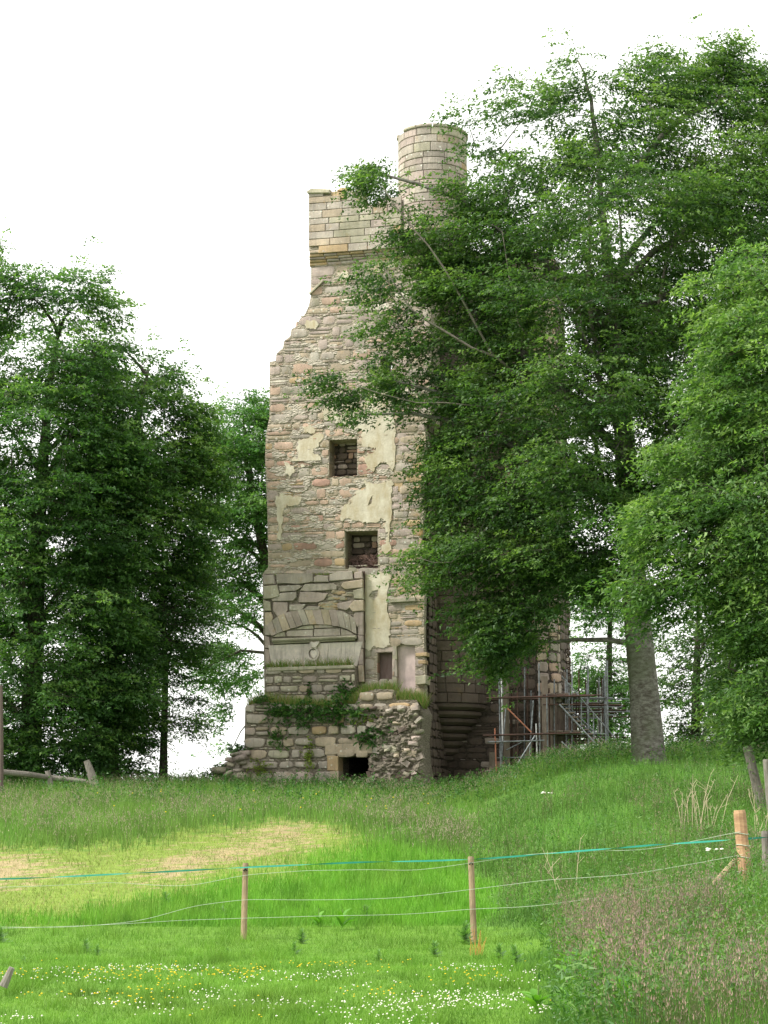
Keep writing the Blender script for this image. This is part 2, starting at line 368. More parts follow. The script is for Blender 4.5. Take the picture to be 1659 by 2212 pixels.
class Mason:
    """collects stones for one thing; the largest become objects, the rest one stuff part"""
    def __init__(s, parent, name='stone', limit=290): s.parent = parent; s.name = name; s.limit = limit; s.st = []
    def put(s, surf, u, v, du, dv, dw, mk, style, d0=0.0, tilt=None, force_small=False):
        asp = min(3, max(1, int(round(du / max(dv, .01))))); k = random.randrange(6)
        U, N = surf.frame(u); P = surf.W(u, v, d0); m = Matrix.Identity(4)
        tl = random.gauss(0, .03 if style == 'rubble' else .004) if tilt is None else tilt
        Z = np.array([0, 0, 1.0]); Ur = U * math.cos(tl) + Z * math.sin(tl); Zr = Z * math.cos(tl) - U * math.sin(tl)
        for i in range(3): m[i][0] = Ur[i] * du; m[i][1] = -N[i] * dw; m[i][2] = Zr[i] * dv; m[i][3] = P[i]
        s.st.append((0 if force_small else du * dv, m, (style, k, asp, mk)))
    def done(s, rest='rubble_stones'):
        s.st.sort(key=lambda t: -t[0]); big = [t for t in s.st[:s.limit] if t[0] > 0]; small = s.st[len(big):]
        for a, m, key in big:
            o = link(s.name, stone_template(*key), s.parent); o.matrix_basis = m
        if small:
            acc = Acc(); mk = list(STONES)
            for a, m, key in small:
                me = stone_template(*key); acc.add([m @ v.co for v in me.vertices], [tuple(p.vertices) for p in me.polygons], mk.index(key[3]))
            o = acc.build(rest, [STONES[k] for k in mk], s.parent, recalc=False); o['kind'] = 'stuff'
def intervals(poly, holes, v):
    def cross(pg):
        xs_ = []; n = len(pg)
        for i in range(n):
            (u1, v1), (u2, v2) = pg[i], pg[(i + 1) % n]
            if (v1 > v) != (v2 > v): xs_.append(u1 + (v - v1) * (u2 - u1) / (v2 - v1))
        xs_.sort(); return [(xs_[i], xs_[i + 1]) for i in range(0, len(xs_) - 1, 2)]
    iv = cross(poly)
    for h in holes:
        for (a, b) in cross(h):
            nv = []
            for (c, d) in iv:
                if b <= c or a >= d: nv.append((c, d)); continue
                if a > c: nv.append((c, a))
                if b < d: nv.append((b, d))
            iv = nv
    return iv
def pick(pal): ks = list(pal); return random.choices(ks, [pal[k] for k in ks])[0]
def lay(mason, surf, poly, holes, palf, h=(.26, .42), L=(.35, .95), style='rubble', joint=.02, dw=(.06, .10), pin=.75, jag=.0, vlim=None, skip=None):
    v0 = min(p[1] for p in poly); v1 = max(p[1] for p in poly); v = v0
    while v < v1 - .04:
        hh = random.uniform(*h)
        if v + hh > v1: hh = v1 - v
        for (a, b) in intervals(poly, holes, v + hh / 2):
            if jag: b += random.uniform(-jag, jag); a += random.uniform(-jag, jag) * .3
            u = a
            while u < b - .03:
                l = random.uniform(*L)
                if u + l > b - L[0] * .45: l = b - u
                cu = u + l / 2; mk = pick(palf(cu, v + hh / 2, surf))
                if not (skip and skip(cu, v + hh / 2)):
                    if style == 'rubble' and random.random() < .16 and l > .3:
                        k = random.choice((2, 3))
                        for j in range(k): mason.put(surf, cu + random.uniform(-.02, .02), v + hh * (j + .5) / k, l - joint, hh / k - joint, random.uniform(*dw) * .9, pick(palf(cu, v, surf)), style)
                    else:
                        hj = hh * (random.uniform(.84, 1.2) if style == 'rubble' else 1)
                        mason.put(surf, cu, v + hh / 2, l - joint, hj - joint, random.uniform(*dw), mk, style)
                u += l
            if style == 'rubble' and pin and random.random() < pin:
                u = a + .05
                while u < b - .1:
                    l = random.uniform(.08, .24)
                    if random.random() < .75 and u + l < b: mason.put(surf, u + l / 2, v + hh + .03, l - .012, random.uniform(.03, .055), random.uniform(.05, .085), pick(palf(u, v, surf)), style, force_small=True)
                    u += l
        v += hh + (.06 if style == 'rubble' and pin else 0)
def slab(name, surf, poly, holes, w0, w1, mat, parent):
    """wall core with openings: outline in (u, v), from depth w0 (front) to w1 (back)"""
    loops = [poly] + holes; flat = [p for l in loops for p in l]
    tris = tessellate_polygon([[Vector((p[0], p[1], 0)) for p in l] for l in loops]); n = len(flat)
    V = [surf.W(p[0], p[1], w0) for p in flat] + [surf.W(p[0], p[1], w1) for p in flat]
    Fc = [tuple(t) for t in tris] + [tuple(i + n for i in t[::-1]) for t in tris]; o = 0
    for l in loops:
        k = len(l)
        for i in range(k): i2 = (i + 1) % k; Fc.append((o + i, o + i2, o + i2 + n, o + i + n))
        o += k
    return link(name, mesh_py(name, V, Fc, [mat]), parent)
def block(name, surf, pts, w0, w1, mk, parent, bev=.015, d=None, jit=.006):
    """one dressed stone from a traced outline"""
    d = w1 if d is None else d
    P = [np.array(surf.pt(x, y, d)) for x, y in pts]; c = sum(P) / len(P); V = []; n = len(P)
    P = [p + RNG.normal(0, jit, 2) for p in P]
    def inset(k):
        out = []
        for i in range(n):
            a = P[i - 1] - P[i]; b = P[(i + 1) % n] - P[i]; a = a / np.linalg.norm(a); b = b / np.linalg.norm(b); out.append(P[i] + (a + b) * k)
        return out
    for ring, ww in ((P, w0), (P, w1 - bev), (inset(bev), w1)):
        V += [surf.W(p[0], p[1], ww) for p in ring]
    Fc = [(j * n + i, j * n + (i + 1) % n, (j + 1) * n + (i + 1) % n, (j + 1) * n + i) for j in (0, 1) for i in range(n)] + [tuple(2 * n + i for i in range(n))]
    return link(name, mesh_py(name, V, Fc, [STONES[mk] if isinstance(mk, str) else mk]), parent)
def ragged(pts, amp=6, n=3, closed=True, seed=0):
    r = random.Random(seed); out = list(pts)
    for _ in range(n):
        o = []
        m = len(out)
        for i in range(m):
            a = out[i]; b = out[(i + 1) % m]; o.append(a)
            if closed or i < m - 1: o.append(((a[0] + b[0]) / 2 + r.uniform(-amp, amp), (a[1] + b[1]) / 2 + r.uniform(-amp, amp)))
        out = o; amp *= .62
    return out
# ------------------------------------------------------------------ the ruined tower
A = Surf(0.0)
def zof(y, x=830, w=0.0): return Surf(w).pt(x, y)[1]
tower = thing('ruined_tower', (0, 66, 3.2), 'tall ruined stone tower house with broken left gable, empty windows and round cap turret', 'castle ruin')
def palf(u, v, s):
    x, y = proj(s.W(u, v, 0))
    if y < 600: return {'grey': 4, 'buff': 3, 'mauve': 3, 'pale': 1}
    if y < 820: return {'mauve': 5, 'grey': 5, 'buff': 3, 'pink': 1.2, 'pale': .5}
    if y < 930: return {'mauve': 3, 'grey': 5, 'buff': 4, 'pink': 3, 'pale': .8, 'ochre': .5}
    if x > 845: return {'buff': 3, 'ochre': 2.5, 'grey': 2, 'mauve': 2, 'pink': 1}
    if y < 1235: return {'pink': 4, 'buff': 4, 'mauve': 2, 'red': 1.5, 'grey': 2.5, 'ochre': .6}
    if y < 1440: return {'grey': 3, 'moss': 3, 'buff': 1.5}
    return {'grey': 4, 'mauve': 2, 'buff': 2, 'moss': 3, 'ochre': .6}
OUT_A = [(570, 1730), (572, 1515), (568, 1240), (580, 1225), (578, 1100), (573, 990), (575, 940), (583, 900), (583, 782), (596, 780), (598, 764), (612, 752), (614, 738), (628, 726), (630, 712), (642, 705), (648, 690), (660, 678), (668, 660), (672, 640), (673, 560),
         (930, 552), (932, 905), (918, 915), (921, 960), (914, 985), (917, 1010), (912, 1060), (916, 1100), (913, 1150), (908, 1165), (919, 1185), (905, 1215), (912, 1235), (919, 1250), (917, 1310), (916, 1380), (918, 1430), (919, 1480), (920, 1730)]
H_WIN1 = [(711, 1032), (711, 951), (772, 948), (772, 1028)]
H_WIN2 = [(745, 1229), (745, 1148), (817, 1146), (817, 1228)]
H_DOORS = [(815, 1471), (815, 1410), (848, 1409), (848, 1471)]
H_DOORP = [(856, 1508), (856, 1391), (897, 1390), (898, 1508)]
H_SLOT = [(822, 812), (822, 767), (848, 763), (848, 809)]
H_LOW = [(730, 1725), (731, 1634), (806, 1632), (806, 1725)]
holesA = [A.poly(h) for h in (H_WIN1, H_WIN2, H_DOORS, H_DOORP, H_SLOT, H_LOW)]
polyA = A.poly(OUT_A)
slab('wall_core', A, polyA, holesA, .038, -1.6, M_MORTAR, tower)
mas = Mason(tower, 'stone', 295)
# fireplace breast, low wall and corbelled band cover parts of this face: leave their stones out
def skipA(u, v):
    x, y = proj(A.W(u, v, 0)); return (574 < x < 778 and y > 1244) or y > 1530 or (x < 766 and y > 1436)
def flaw(u, v, s): return palf(u, v, s)
lay(mas, A, polyA, holesA, flaw, skip=skipA, joint=.012, jag=.05, h=(.20, .40), L=(.28, .95), dw=(.05, .072))
# window and door dressings
def dress(pts, mk, w1=.03, w0=-.3, name='dressed_stone'): return block(name, A, pts, w0, w1, mk, tower)
dress([(706, 950), (707, 935), (718, 931), (775, 928), (777, 947)], 'buff')
dress([(694, 975), (694, 951), (712, 951), (712, 973)], 'buff'); dress([(697, 1000), (698, 976), (712, 975), (712, 999)], 'grey'); dress([(692, 1030), (693, 1002), (712, 1001), (712, 1030)], 'buff')
dress([(771, 970), (771, 949), (780, 949), (780, 970)], 'buff'); dress([(771, 990), (771, 971), (808, 971), (808, 989)], 'buff'); dress([(771, 1020), (771, 991), (784, 991), (784, 1019)], 'mauve')
dress([(716, 1046), (712, 1035), (775, 1029), (776, 1040)], 'grey')
dress([(738, 1148), (740, 1131), (822, 1129), (824, 1145)], 'grey')
dress([(729, 1180), (729, 1149), (746, 1149), (746, 1180)], 'grey'); dress([(722, 1206), (722, 1181), (746, 1181), (746, 1206)], 'moss'); dress([(728, 1234), (728, 1207), (746, 1207), (746, 1233)], 'buff')
dress([(816, 1172), (816, 1147), (829, 1147), (829, 1172)], 'grey'); dress([(816, 1196), (816, 1173), (848, 1173), (848, 1195)], 'buff'); dress([(816, 1230), (816, 1197), (832, 1197), (832, 1230)], 'moss')
dress([(806, 1409), (804, 1401), (850, 1398), (851, 1408)], 'mauve', .05)
for (a, b, c, m) in ((1411, 1430, 795, 'buff'), (1431, 1452, 789, 'red'), (1453, 1476, 796, 'pale')): dress([(c, b), (c, a), (816, a), (816, b)], m, .02)
dress([(846, 1391), (846, 1372), (902, 1369), (902, 1389)], 'grey', .05)
for a, b, m in ((1391, 1425, 'moss'), (1426, 1462, 'grey'), (1463, 1512, 'moss')): dress([(848, b), (847, a), (857, a), (858, b)], m, .05)
for a, b, m in ((1390, 1412, 'moss'), (1413, 1450, 'grey'), (1451, 1505, 'buff')): dress([(897, b), (897, a), (906, a), (906, b)], m, .03)
dress([(898, 1418), (898, 1410), (922, 1409), (922, 1417)], 'ochre', .12); dress([(903, 1434), (903, 1426), (920, 1426), (920, 1434)], 'ochre', .08)
dress([(898, 1479), (897, 1460), (921, 1458), (920, 1477)], 'moss', .35)
dress([(842, 1301), (840, 1293), (897, 1289), (898, 1299)], 'moss', .16)
# quoins: pier edge beside the plaster, and left arris of the main face
for i, (a, b) in enumerate(((905, 935), (936, 968), (969, 1002), (1003, 1034), (1036, 1062), (1064, 1096), (1098, 1126), (1128, 1160), (1162, 1190), (1192, 1226), (1228, 1256), (1258, 1288))):
    wdt = random.choice((20, 34, 28)); dress([(850, b), (850, a), (850 + wdt, a - 1), (850 + wdt, b - 1)], random.choice(('ochre', 'buff', 'grey', 'buff', 'mauve')), .05)
for i, (a, b) in enumerate(((1303, 1326), (1328, 1350), (1352, 1369))): dress([(846, b), (846, a), (846 + (40, 26, 36)[i], a - 1), (846 + (40, 26, 36)[i], b - 1)], ('grey', 'buff', 'mauve')[i], .04)
y = 785
while y < 1232:
    hh = random.uniform(20, 34); wd = random.choice((26, 38, 30)); xl = np.interp(y, [785, 900, 940, 990, 1100, 1230], [584, 584, 576, 575, 579, 581])
    dress([(xl, y + hh - 1.5), (xl, y), (xl + wd, y - 2), (xl + wd, y + hh - 3)], random.choice(('grey', 'buff', 'mauve', 'buff', 'grey', 'pale')), .035); y += hh
dress([(674, 608), (674, 578), (712, 575), (711, 598), (697, 606)], 'mauve', .04); dress([(674, 631), (674, 610), (694, 608), (690, 617), (681, 628)], 'grey', .04)
for p in ([(669, 636), (667, 632), (697, 603), (700, 606)],): dress(p, 'moss', .14)         # raggle of the lost roof
dress([(704, 600), (708, 596), (766, 660), (760, 664)], 'mauve', .035)
# blocking masonry deep in the two window openings
mb = Mason(tower, 'blocking_stone', 60)
for H, dpt in ((H_WIN1, -.75), (H_WIN2, -.95)):
    s_ = Surf(dpt); pp = [(a + (6 if i > 1 else -6), b + (8 if i in (0, 3) else -6)) for i, (a, b) in enumerate(H)]; ppo = s_.poly(pp)
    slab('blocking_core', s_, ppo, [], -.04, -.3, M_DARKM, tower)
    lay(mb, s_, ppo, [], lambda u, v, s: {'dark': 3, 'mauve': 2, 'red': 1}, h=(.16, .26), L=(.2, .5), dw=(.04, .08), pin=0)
mb.done('blocking_rubble')
# doors
def panel(name, H, dpt, mat, grow=4): s_ = Surf(dpt); return slab(name, s_, s_.poly([(a + (grow if i > 1 else -grow), b + (grow if i in (0, 3) else -grow)) for i, (a, b) in enumerate(H)]), [], 0, -.05, mat, tower)
panel('boarded_door', H_DOORP, -.14, M_PINK)['label'] = 'pinkish white boarded upper door'; panel('window_board', H_DOORS, -.28, M_BROWNBOARD)['label'] = 'dark brown board in small opening'
# cream render left on the face
PL = [[(700, 880), (716, 868), (730, 872), (790, 870), (820, 830), (850, 850), (849, 1018), (836, 1000), (812, 1010), (790, 1014), (786, 985), (812, 968), (782, 965), (781, 925), (748, 922), (738, 912), (722, 905), (700, 900)],
      [(742, 1125), (741, 1100), (758, 1088), (770, 1062), (790, 1048), (808, 1046), (836, 1040), (848, 1052), (847, 1190), (826, 1186), (838, 1150), (836, 1128), (790, 1128)],
      [(596, 1074), (606, 1066), (622, 1072), (652, 1074), (648, 1090), (622, 1092), (612, 1110), (609, 1160), (600, 1162), (598, 1110)],
      [(646, 950), (658, 948), (690, 936), (700, 948), (690, 965), (676, 978), (690, 985), (692, 1000), (672, 1006), (652, 1004), (640, 1016), (624, 1010), (628, 996), (645, 990), (640, 970)],
      [(615, 1000), (628, 1005), (640, 1020), (628, 1038), (617, 1022)], [(655, 922), (672, 918), (684, 930), (672, 938), (657, 936)],
      [(786, 1240), (820, 1236), (846, 1250), (846, 1372), (838, 1394), (812, 1396), (788, 1404), (787, 1330)],
      [(662, 700), (676, 694), (690, 702), (682, 712), (668, 711)], [(730, 590), (752, 584), (768, 600), (752, 612), (736, 606)], [(780, 560), (850, 556), (862, 574), (820, 590), (790, 578)]]
for i, p in enumerate(PL):
    q_ = ragged(p, 9 if i in (0, 1, 6) else 5, 4, seed=i); uv = A.poly(q_)
    hl = []
    if i == 6: hl = [A.poly(ragged([(797, 1290), (806, 1277), (818, 1274), (816, 1290), (808, 1298)], 2, 1, seed=3))]
    if i == 1: hl = [A.poly([(795, 1094), (800, 1080), (806, 1070), (804, 1088)])]
    slab('render_patch', A, uv, hl, .082 + .004 * (i % 3), -.04, M_PLASTER, tower)
# thin remains of lime wash and pointing smeared over the stones
sm = Acc(); rs = random.Random(31)
for k in range(330):
    x = rs.uniform(592, 846); yy = rs.gauss(1010, 150)
    if not (640 < yy < 1228) or any(in_poly(x, yy, ragged(h, 0, 0)) or edge_dist(x, yy, h) < 14 for h in (H_WIN1, H_WIN2, H_SLOT)) : continue
    if yy < 900 and x < np.interp(yy, [640, 780], [700, 600]) + 15: continue
    rx = rs.uniform(4, 24); rz = rs.uniform(2, 9); m_ = 13; P = [(x + rx * math.cos(t) * rs.uniform(.5, 1.2), yy + rz * math.sin(t) * rs.uniform(.5, 1.3)) for t in np.linspace(0, 2 * math.pi, m_ + 1)[:-1]]
    uv = A.poly(P); dd = rs.uniform(.058, .076); n = len(uv); cu = np.mean(uv, 0); V = [A.W(u, v, 0) for u, v in uv] + [A.W(cu[0] + (u - cu[0]) * .85, cu[1] + (v - cu[1]) * .85, dd) for u, v in uv]
    sm.add(V, [(i, (i + 1) % n, (i + 1) % n + n, i + n) for i in range(n)] + [tuple(range(n, 2 * n))])
sm.build('lime_smears', [M_SMEAR], tower)['kind'] = 'stuff'
# fireplace breast ---------------------------------------------------------------
FB = Surf(.26)
OUT_FB = [(570, 1452), (568, 1240), (600, 1237), (700, 1238), (783, 1234), (786, 1475), (768, 1475), (768, 1452)]
slab('fireplace_core', FB, FB.poly(OUT_FB), [], -.10, -.30, M_CORE, tower)
arc_in = [(586, 1374), (604, 1366), (631, 1357), (652, 1351), (676, 1348), (703, 1349), (730, 1352.5), (752, 1360), (770, 1370)]
arc_out = [(576, 1350), (594, 1334), (617, 1323), (640, 1318), (664, 1316), (695, 1316), (722, 1318), (745, 1322), (768, 1336)]
def lerp_path(P, t): k = t * (len(P) - 1); i = min(int(k), len(P) - 2); f = k - i; return (P[i][0] * (1 - f) + P[i + 1][0] * f, P[i][1] * (1 - f) + P[i + 1][1] * f)
nv = 13
for i in range(nv):
    a, b = i / nv + .0015, (i + 1) / nv - .0015
    block('voussoir', FB, [lerp_path(arc_in, a), lerp_path(arc_out, a), lerp_path(arc_out, b), lerp_path(arc_in, b)], -.1, .03 + random.uniform(0, .01), random.choice(('grey', 'grey', 'buff', 'grey', 'mauve')), tower, .008)
ty = [[(588, 1376), (600, 1368), (614, 1364), (617, 1375)], [(619, 1375), (619, 1362), (676, 1360), (676, 1375)], [(678, 1375), (678, 1360), (734, 1357), (735, 1373)], [(737, 1373), (736, 1357), (752, 1362), (766, 1371)], [(634, 1360), (655, 1352), (676, 1350), (677, 1358)], [(679, 1357), (679, 1350), (705, 1350), (728, 1354), (728, 1356)]]
for p in ty: block('tympanum_stone', FB, p, -.12, -.02, random.choice(('grey', 'grey', 'moss')), tower)
sh = block('stone_shelf', FB, [(586, 1387), (586, 1380), (768, 1371.5), (768, 1379)], -.05, .20, 'moss', tower, .05)
sh2 = block('shelf_moulding', FB, [(589, 1391), (589, 1388), (766, 1380), (766, 1383)], -.05, .12, 'moss', tower, .03)
xs_t = [580, 601, 632, 669, 708, 743, 780]; xs_b = [587, 609, 643, 669, 708, 741, 775]  # joints of the flat arch
xs_t = [579, 604, 634, 667, 711, 737, 768, 783]; xs_b = [587, 612, 643, 668, 705, 739, 763, 771]
for i in range(7):
    yl, yr = np.interp(xs_t[i], [579, 783], [1394, 1386]), np.interp(xs_t[i + 1], [579, 783], [1394, 1386])
    block('lintel_stone', FB, [(xs_b[i] + .1, 1442), (xs_t[i] + .1, yl), (xs_t[i + 1] - .1, yr), (xs_b[i + 1] - .1, 1440)], -.1, .035, 'lintel', tower, .005, jit=.002)
# carved shield on the keystone
cr_acc = Acc()
def relief(pts, w0, w1, m=FB):
    P = m.poly(pts, w1); n = len(P); V = [m.W(u, v, w0) for u, v in P] + [m.W(u, v, w1 - .01) for u, v in P]
    c = np.mean(P, 0); V += [m.W(c[0] + (u - c[0]) * .88, c[1] + (v - c[1]) * .88, w1) for u, v in P]
    cr_acc.add(V, [(j * n + i, j * n + (i + 1) % n, (j + 1) * n + (i + 1) % n, (j + 1) * n + i) for j in (0, 1) for i in range(n)] + [tuple(2 * n + i for i in range(n))])
cx_, cy_ = 678, 1412
outer = [(cx_ + 12.5 * math.cos(t) + .0, cy_ + (13.5 if math.sin(t) < 0 else 16) * math.sin(t)) for t in np.linspace(0, 2 * math.pi, 22)[:-1]]
P_o = FB.poly(outer, .06); P_i = FB.poly([(cx_ + (x - cx_) * .78, cy_ + (y - cy_) * .78) for x, y in outer], .06); n = len(P_o)
V = []
for ring, ww in ((P_o, .03), (P_o, .17), (P_i, .17), (P_i, .03)): V += [FB.W(u, v, ww) for u, v in ring]
cr_acc.add(V, [(j * n + i, j * n + (i + 1) % n, (j + 1) * n + (i + 1) % n, (j + 1) * n + i) for j in range(3) for i in range(n)])
relief([(cx_ - 7, cy_ - 8), (cx_ - 3, cy_ - 6.5), (cx_, cy_ - 8), (cx_ + 3, cy_ - 6.5), (cx_ + 7, cy_ - 8), (cx_ + 7.5, cy_ + 1), (cx_ + 4.5, cy_ + 7), (cx_, cy_ + 11), (cx_ - 4.5, cy_ + 7), (cx_ - 7.5, cy_ + 1)], .03, .16)
relief([(cx_ - 10, 1388), (cx_ - 5, 1386), (cx_, 1388), (cx_ + 6, 1386), (cx_ + 11, 1386), (cx_ + 9, 1392), (cx_ + 5, 1396), (cx_ + 5, 1399), (cx_ - 5, 1399), (cx_ - 6, 1395)], .03, .22)
cr_acc.build('carved_shield', [STONES['lintel']], tower, True)['label'] = 'carved heraldic shield in low relief on the keystone'
mfb = Mason(tower, 'breast_stone', 90)
archp = FB.poly([(572, 1356)] + arc_out + [(775, 1345), (775, 1460), (572, 1460)])
zb = lambda p: [((900 + x * .2532) / 1.649, (2000 + y * .2532) / 1.649) for x, y in p]
TR = [[(140, 190), (290, 182), (308, 310), (150, 325)], [(326, 182), (420, 168), (640, 160), (850, 172), (850, 278), (720, 298), (640, 316), (440, 308), (337, 310)], [(862, 215), (920, 190), (1062, 198), (1062, 288), (852, 290)],
      [(1078, 182), (1180, 150), (1400, 135), (1412, 225), (1418, 250), (1080, 283)], [(1424, 150), (1545, 130), (1548, 235), (1430, 240)], [(145, 345), (338, 332), (366, 470), (345, 498), (240, 512), (150, 530)],
      [(365, 340), (560, 326), (655, 322), (700, 352), (615, 408), (376, 432)], [(735, 312), (1130, 305), (1190, 340), (1175, 400), (740, 418), (660, 405)], [(1270, 300), (1545, 247), (1549, 370), (1290, 390), (1245, 345)],
      [(382, 445), (608, 425), (612, 500), (560, 562), (272, 562), (258, 530), (372, 500)], [(665, 432), (800, 424), (1060, 450), (1000, 540), (900, 578), (655, 575), (640, 540)], [(1410, 402), (1549, 380), (1552, 530), (1420, 520)],
      [(285, 578), (492, 578), (492, 690), (462, 735), (345, 775), (282, 690)], [(512, 600), (740, 600), (692, 690), (512, 694)], [(145, 542), (238, 560), (248, 690), (162, 700)], [(165, 712), (252, 712), (280, 780), (275, 830), (205, 915), (170, 900)],
      [(712, 672), (780, 622), (955, 640), (930, 682), (750, 686)], [(1412, 545), (1552, 540), (1554, 700), (1412, 700), (1340, 640)], [(1430, 712), (1554, 710), (1557, 900), (1475, 925), (1420, 790)], [(1180, 590), (1400, 545), (1395, 630), (1310, 690), (1190, 660)]]
for i, p in enumerate(TR): block('breast_stone', FB, zb(p), -.2, .03 + .02 * (i % 3), random.choice(('grey', 'moss', 'grey', 'buff', 'mauve')), tower, .022, jit=.01)
for (x0, x1, y0, y1) in ((1080, 1400, 405, 535), (1010, 1170, 560, 690), (940, 1080, 590, 640)):
    for k in range(26):
        x, yy = zb([(random.uniform(x0, x1), random.uniform(y0, y1))])[0]; u, v = FB.pt(x, yy); mfb.put(FB, u, v, random.uniform(.12, .35), random.uniform(.05, .12), random.uniform(.06, .10), random.choice(('buff', 'ochre', 'grey', 'moss')), 'rubble', d0=-.06, force_small=True)
slab('breast_packing', FB, FB.poly(zb([(1070, 300), (1545, 235), (1552, 900), (1400, 760), (940, 690), (960, 580)])), [], -.02, -.12, M_CORE, tower)
for a, b in ((1346, 1372), (1373, 1400), (1401, 1436), (1437, 1473)):
    block('breast_quoin', FB, [(774, b), (773, a), (784.5, a), (785.5, b)], -.1, .02, random.choice(('grey', 'buff', 'mauve')), tower)
    if b < 1450: block('breast_quoin', FB, [(572, b), (571, a), (581, a + 2), (584, b)], -.1, .02, random.choice(('grey', 'mauve')), tower)
mfb.done('breast_rubble')
# slender dark tube added as the shadow line in the angle of the breast
pp_ = [A.W(*A.pt(786.5, yy, .14), .14) for yy in (1234, 1300, 1400, 1476)]; V, Fc = tube_vf(pp_, .035, 8); a_ = Acc(); a_.add(V, Fc); a_.build('shadow_line_tube', [M_IRON], tower, smooth=True)
# wall foot between ledge and lower wall
WB = Surf(.62); OUT_B = [(574, 1540), (573, 1447), (640, 1444), (768, 1439), (769, 1490), (800, 1486), (850, 1491), (852, 1540)]
slab('breast_base_core', WB, WB.poly(OUT_B), [], .02, -.66, M_CORE, tower)
mwb = Mason(tower, 'base_stone', 90)
lay(mwb, WB, WB.poly(OUT_B), [], lambda u, v, s: {'grey': 3, 'moss': 4, 'mauve': 2, 'buff': 1}, h=(.22, .36), L=(.3, .8), dw=(.06, .1))
block('hearth_ledge', WB, [(576, 1450), (575, 1442), (764, 1436), (766, 1443)], -.5, .14, 'moss', tower, .03); mwb.done('base_rubble')
mas.done()
# parapet on its corbel course ------------------------------------------------------
PR = Surf(.32)
OUT_P = [(667, 541), (667, 418), (713, 416), (730, 428), (745, 430), (757, 424), (768, 422), (768, 402), (782, 400), (792, 441), (812, 441), (818, 434), (868, 430), (868, 535)]
slab('parapet_core', PR, PR.poly(OUT_P), [], -.04, -.42, M_MORTAR, tower)
mp_ = Mason(tower, 'parapet_block', 200)
lay(mp_, PR, PR.poly(OUT_P), [], lambda u, v, s: {'grey': 6, 'buff': 2, 'ochre': .4, 'mauve': 1, 'moss': 3.5}, h=(.225, .30), L=(.5, 1.2), style='ashlar', joint=.018, dw=(.045, .055), pin=0)
block('coping_stone', PR, [(664, 418), (661, 413), (672, 406), (712, 408), (712, 417)], -.5, .12, 'moss', tower, .03)
for p in ([(715, 420), (716, 414), (727, 412), (745, 418), (742, 428), (718, 426)], [(727, 412), (735, 405), (748, 404), (749, 411)], [(746, 421), (748, 411), (761, 409), (762, 415), (765, 424)]): block('loose_coping', PR, p, -.35, .03, random.choice(('moss', 'grey', 'ochre')), tower, .02)
block('merlon_stone', PR, [(767, 422), (767, 401), (780, 399), (783, 401), (784, 422)], -.6, .04, 'buff', tower, .02); block('merlon_stone', PR, [(768, 441), (767, 423), (786, 423), (792, 441)], -.6, .04, 'ochre', tower, .02)
for i, (w1, t_, b_) in enumerate(((.36, 541, 548), (.30, 549, 555), (.23, 556, 561), (.16, 562, 567), (.10, 568, 575))):
    for a in range(7):
        x0 = 668 + a * 28.4 + i * 3 * (a > 0); x1 = 668 + (a + 1) * 28.4 - 1 + i * 3 * (a < 6)
        sl = lambda x: -.075 * (x - 668)
        if x0 < 862: block('corbel_course_stone', A, [(x0, b_ + sl(x0)), (x0, t_ + sl(x0)), (min(x1, 866), t_ + sl(x1)), (min(x1, 866), b_ + sl(x1))], -.1, w1 + random.uniform(-.012, .012), random.choice(('grey', 'ochre', 'buff', 'mauve')), tower, .03)
mp_.done('parapet_rubble')
# left flank and rear walls, broken down
def wallseg(name, p0, p1, z0, z1, th, mk, L=(.4, .9), top=None):
    ps = PathSurf([p0, p1]); ln = ps.s[-1]; top = top or [(ln, z1), (0, z1)]
    poly = [(0, z0), (ln, z0)] + top
    slab(name, ps, poly, [], -.05, -th, M_MORTAR, tower); return ps, poly
P0 = A.W(*A.pt(583, 900)); P1 = P0 - A.N * 9.0; zt = zof(782, 583)
ps, po = wallseg('flank_wall', (P1[0], P1[1]), (P0[0] - A.N[0] * 1.6, P0[1] - A.N[1] * 1.6), 2.5, zt, 1.4, 'grey', top=[(7.4, zt), (5.5, zt + 2.5), (3.2, zt + 1.2), (1.5, zt - 1.5), (0, zt - 2.0)])
mm = Mason(tower, 'flank_stone', 0); lay(mm, ps, po, [], palf, pin=0); mm.done('flank_stones')
# back block at the right with rounded corner -----------------------------------------
SB = Surf(-3.0); zB1 = SB.pt(1200, 540)[1]; ub0 = SB.pt(905, 900)[0]; ub1 = SB.pt(1158, 1400)[0]; pA = SB.W(ub0, 0); pB = SB.W(ub1, 0)
Rr = .7; cc_ = pB - SB.N * Rr; arc = []
for k in range(1, 9):
    t = math.radians(k * 90 / 8); arc.append(tuple((cc_ + SB.N * Rr * math.cos(t) + SB.U * Rr * math.sin(t))[:2]))
endp = np.array(arc[-1]) - SB.N[:2] * 2.6
BP = PathSurf([tuple(pA[:2]), tuple(pB[:2])] + arc + [tuple(endp)]); Lb = BP.s[-1]; s1 = BP.s[1]; s2 = BP.s[-2]
V = []; Fc = []; us = [0, s1] + BP.s[2:-1] + [Lb]
for u in us: V += [BP.W(u, 2.0, .03), BP.W(u, zB1, .03), BP.W(u, zB1, -1.2), BP.W(u, 2.0, -1.2)]
for i in range(len(us) - 1):
    for j in range(4): j2 = (j + 1) % 4; Fc.append((i * 4 + j, (i + 1) * 4 + j, (i + 1) * 4 + j2, i * 4 + j2))
Fc += [(0, 1, 2, 3), tuple(4 * (len(us) - 1) + j for j in (3, 2, 1, 0))]
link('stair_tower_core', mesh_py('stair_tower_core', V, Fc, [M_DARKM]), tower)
mB = Mason(tower, 'shaded_wall_stone', 280); dk = lambda u, v, s: {'mauve': .6, 'dark': 9, 'red': .3}  # mostly dark stones, so the canopy shade is painted into the wall
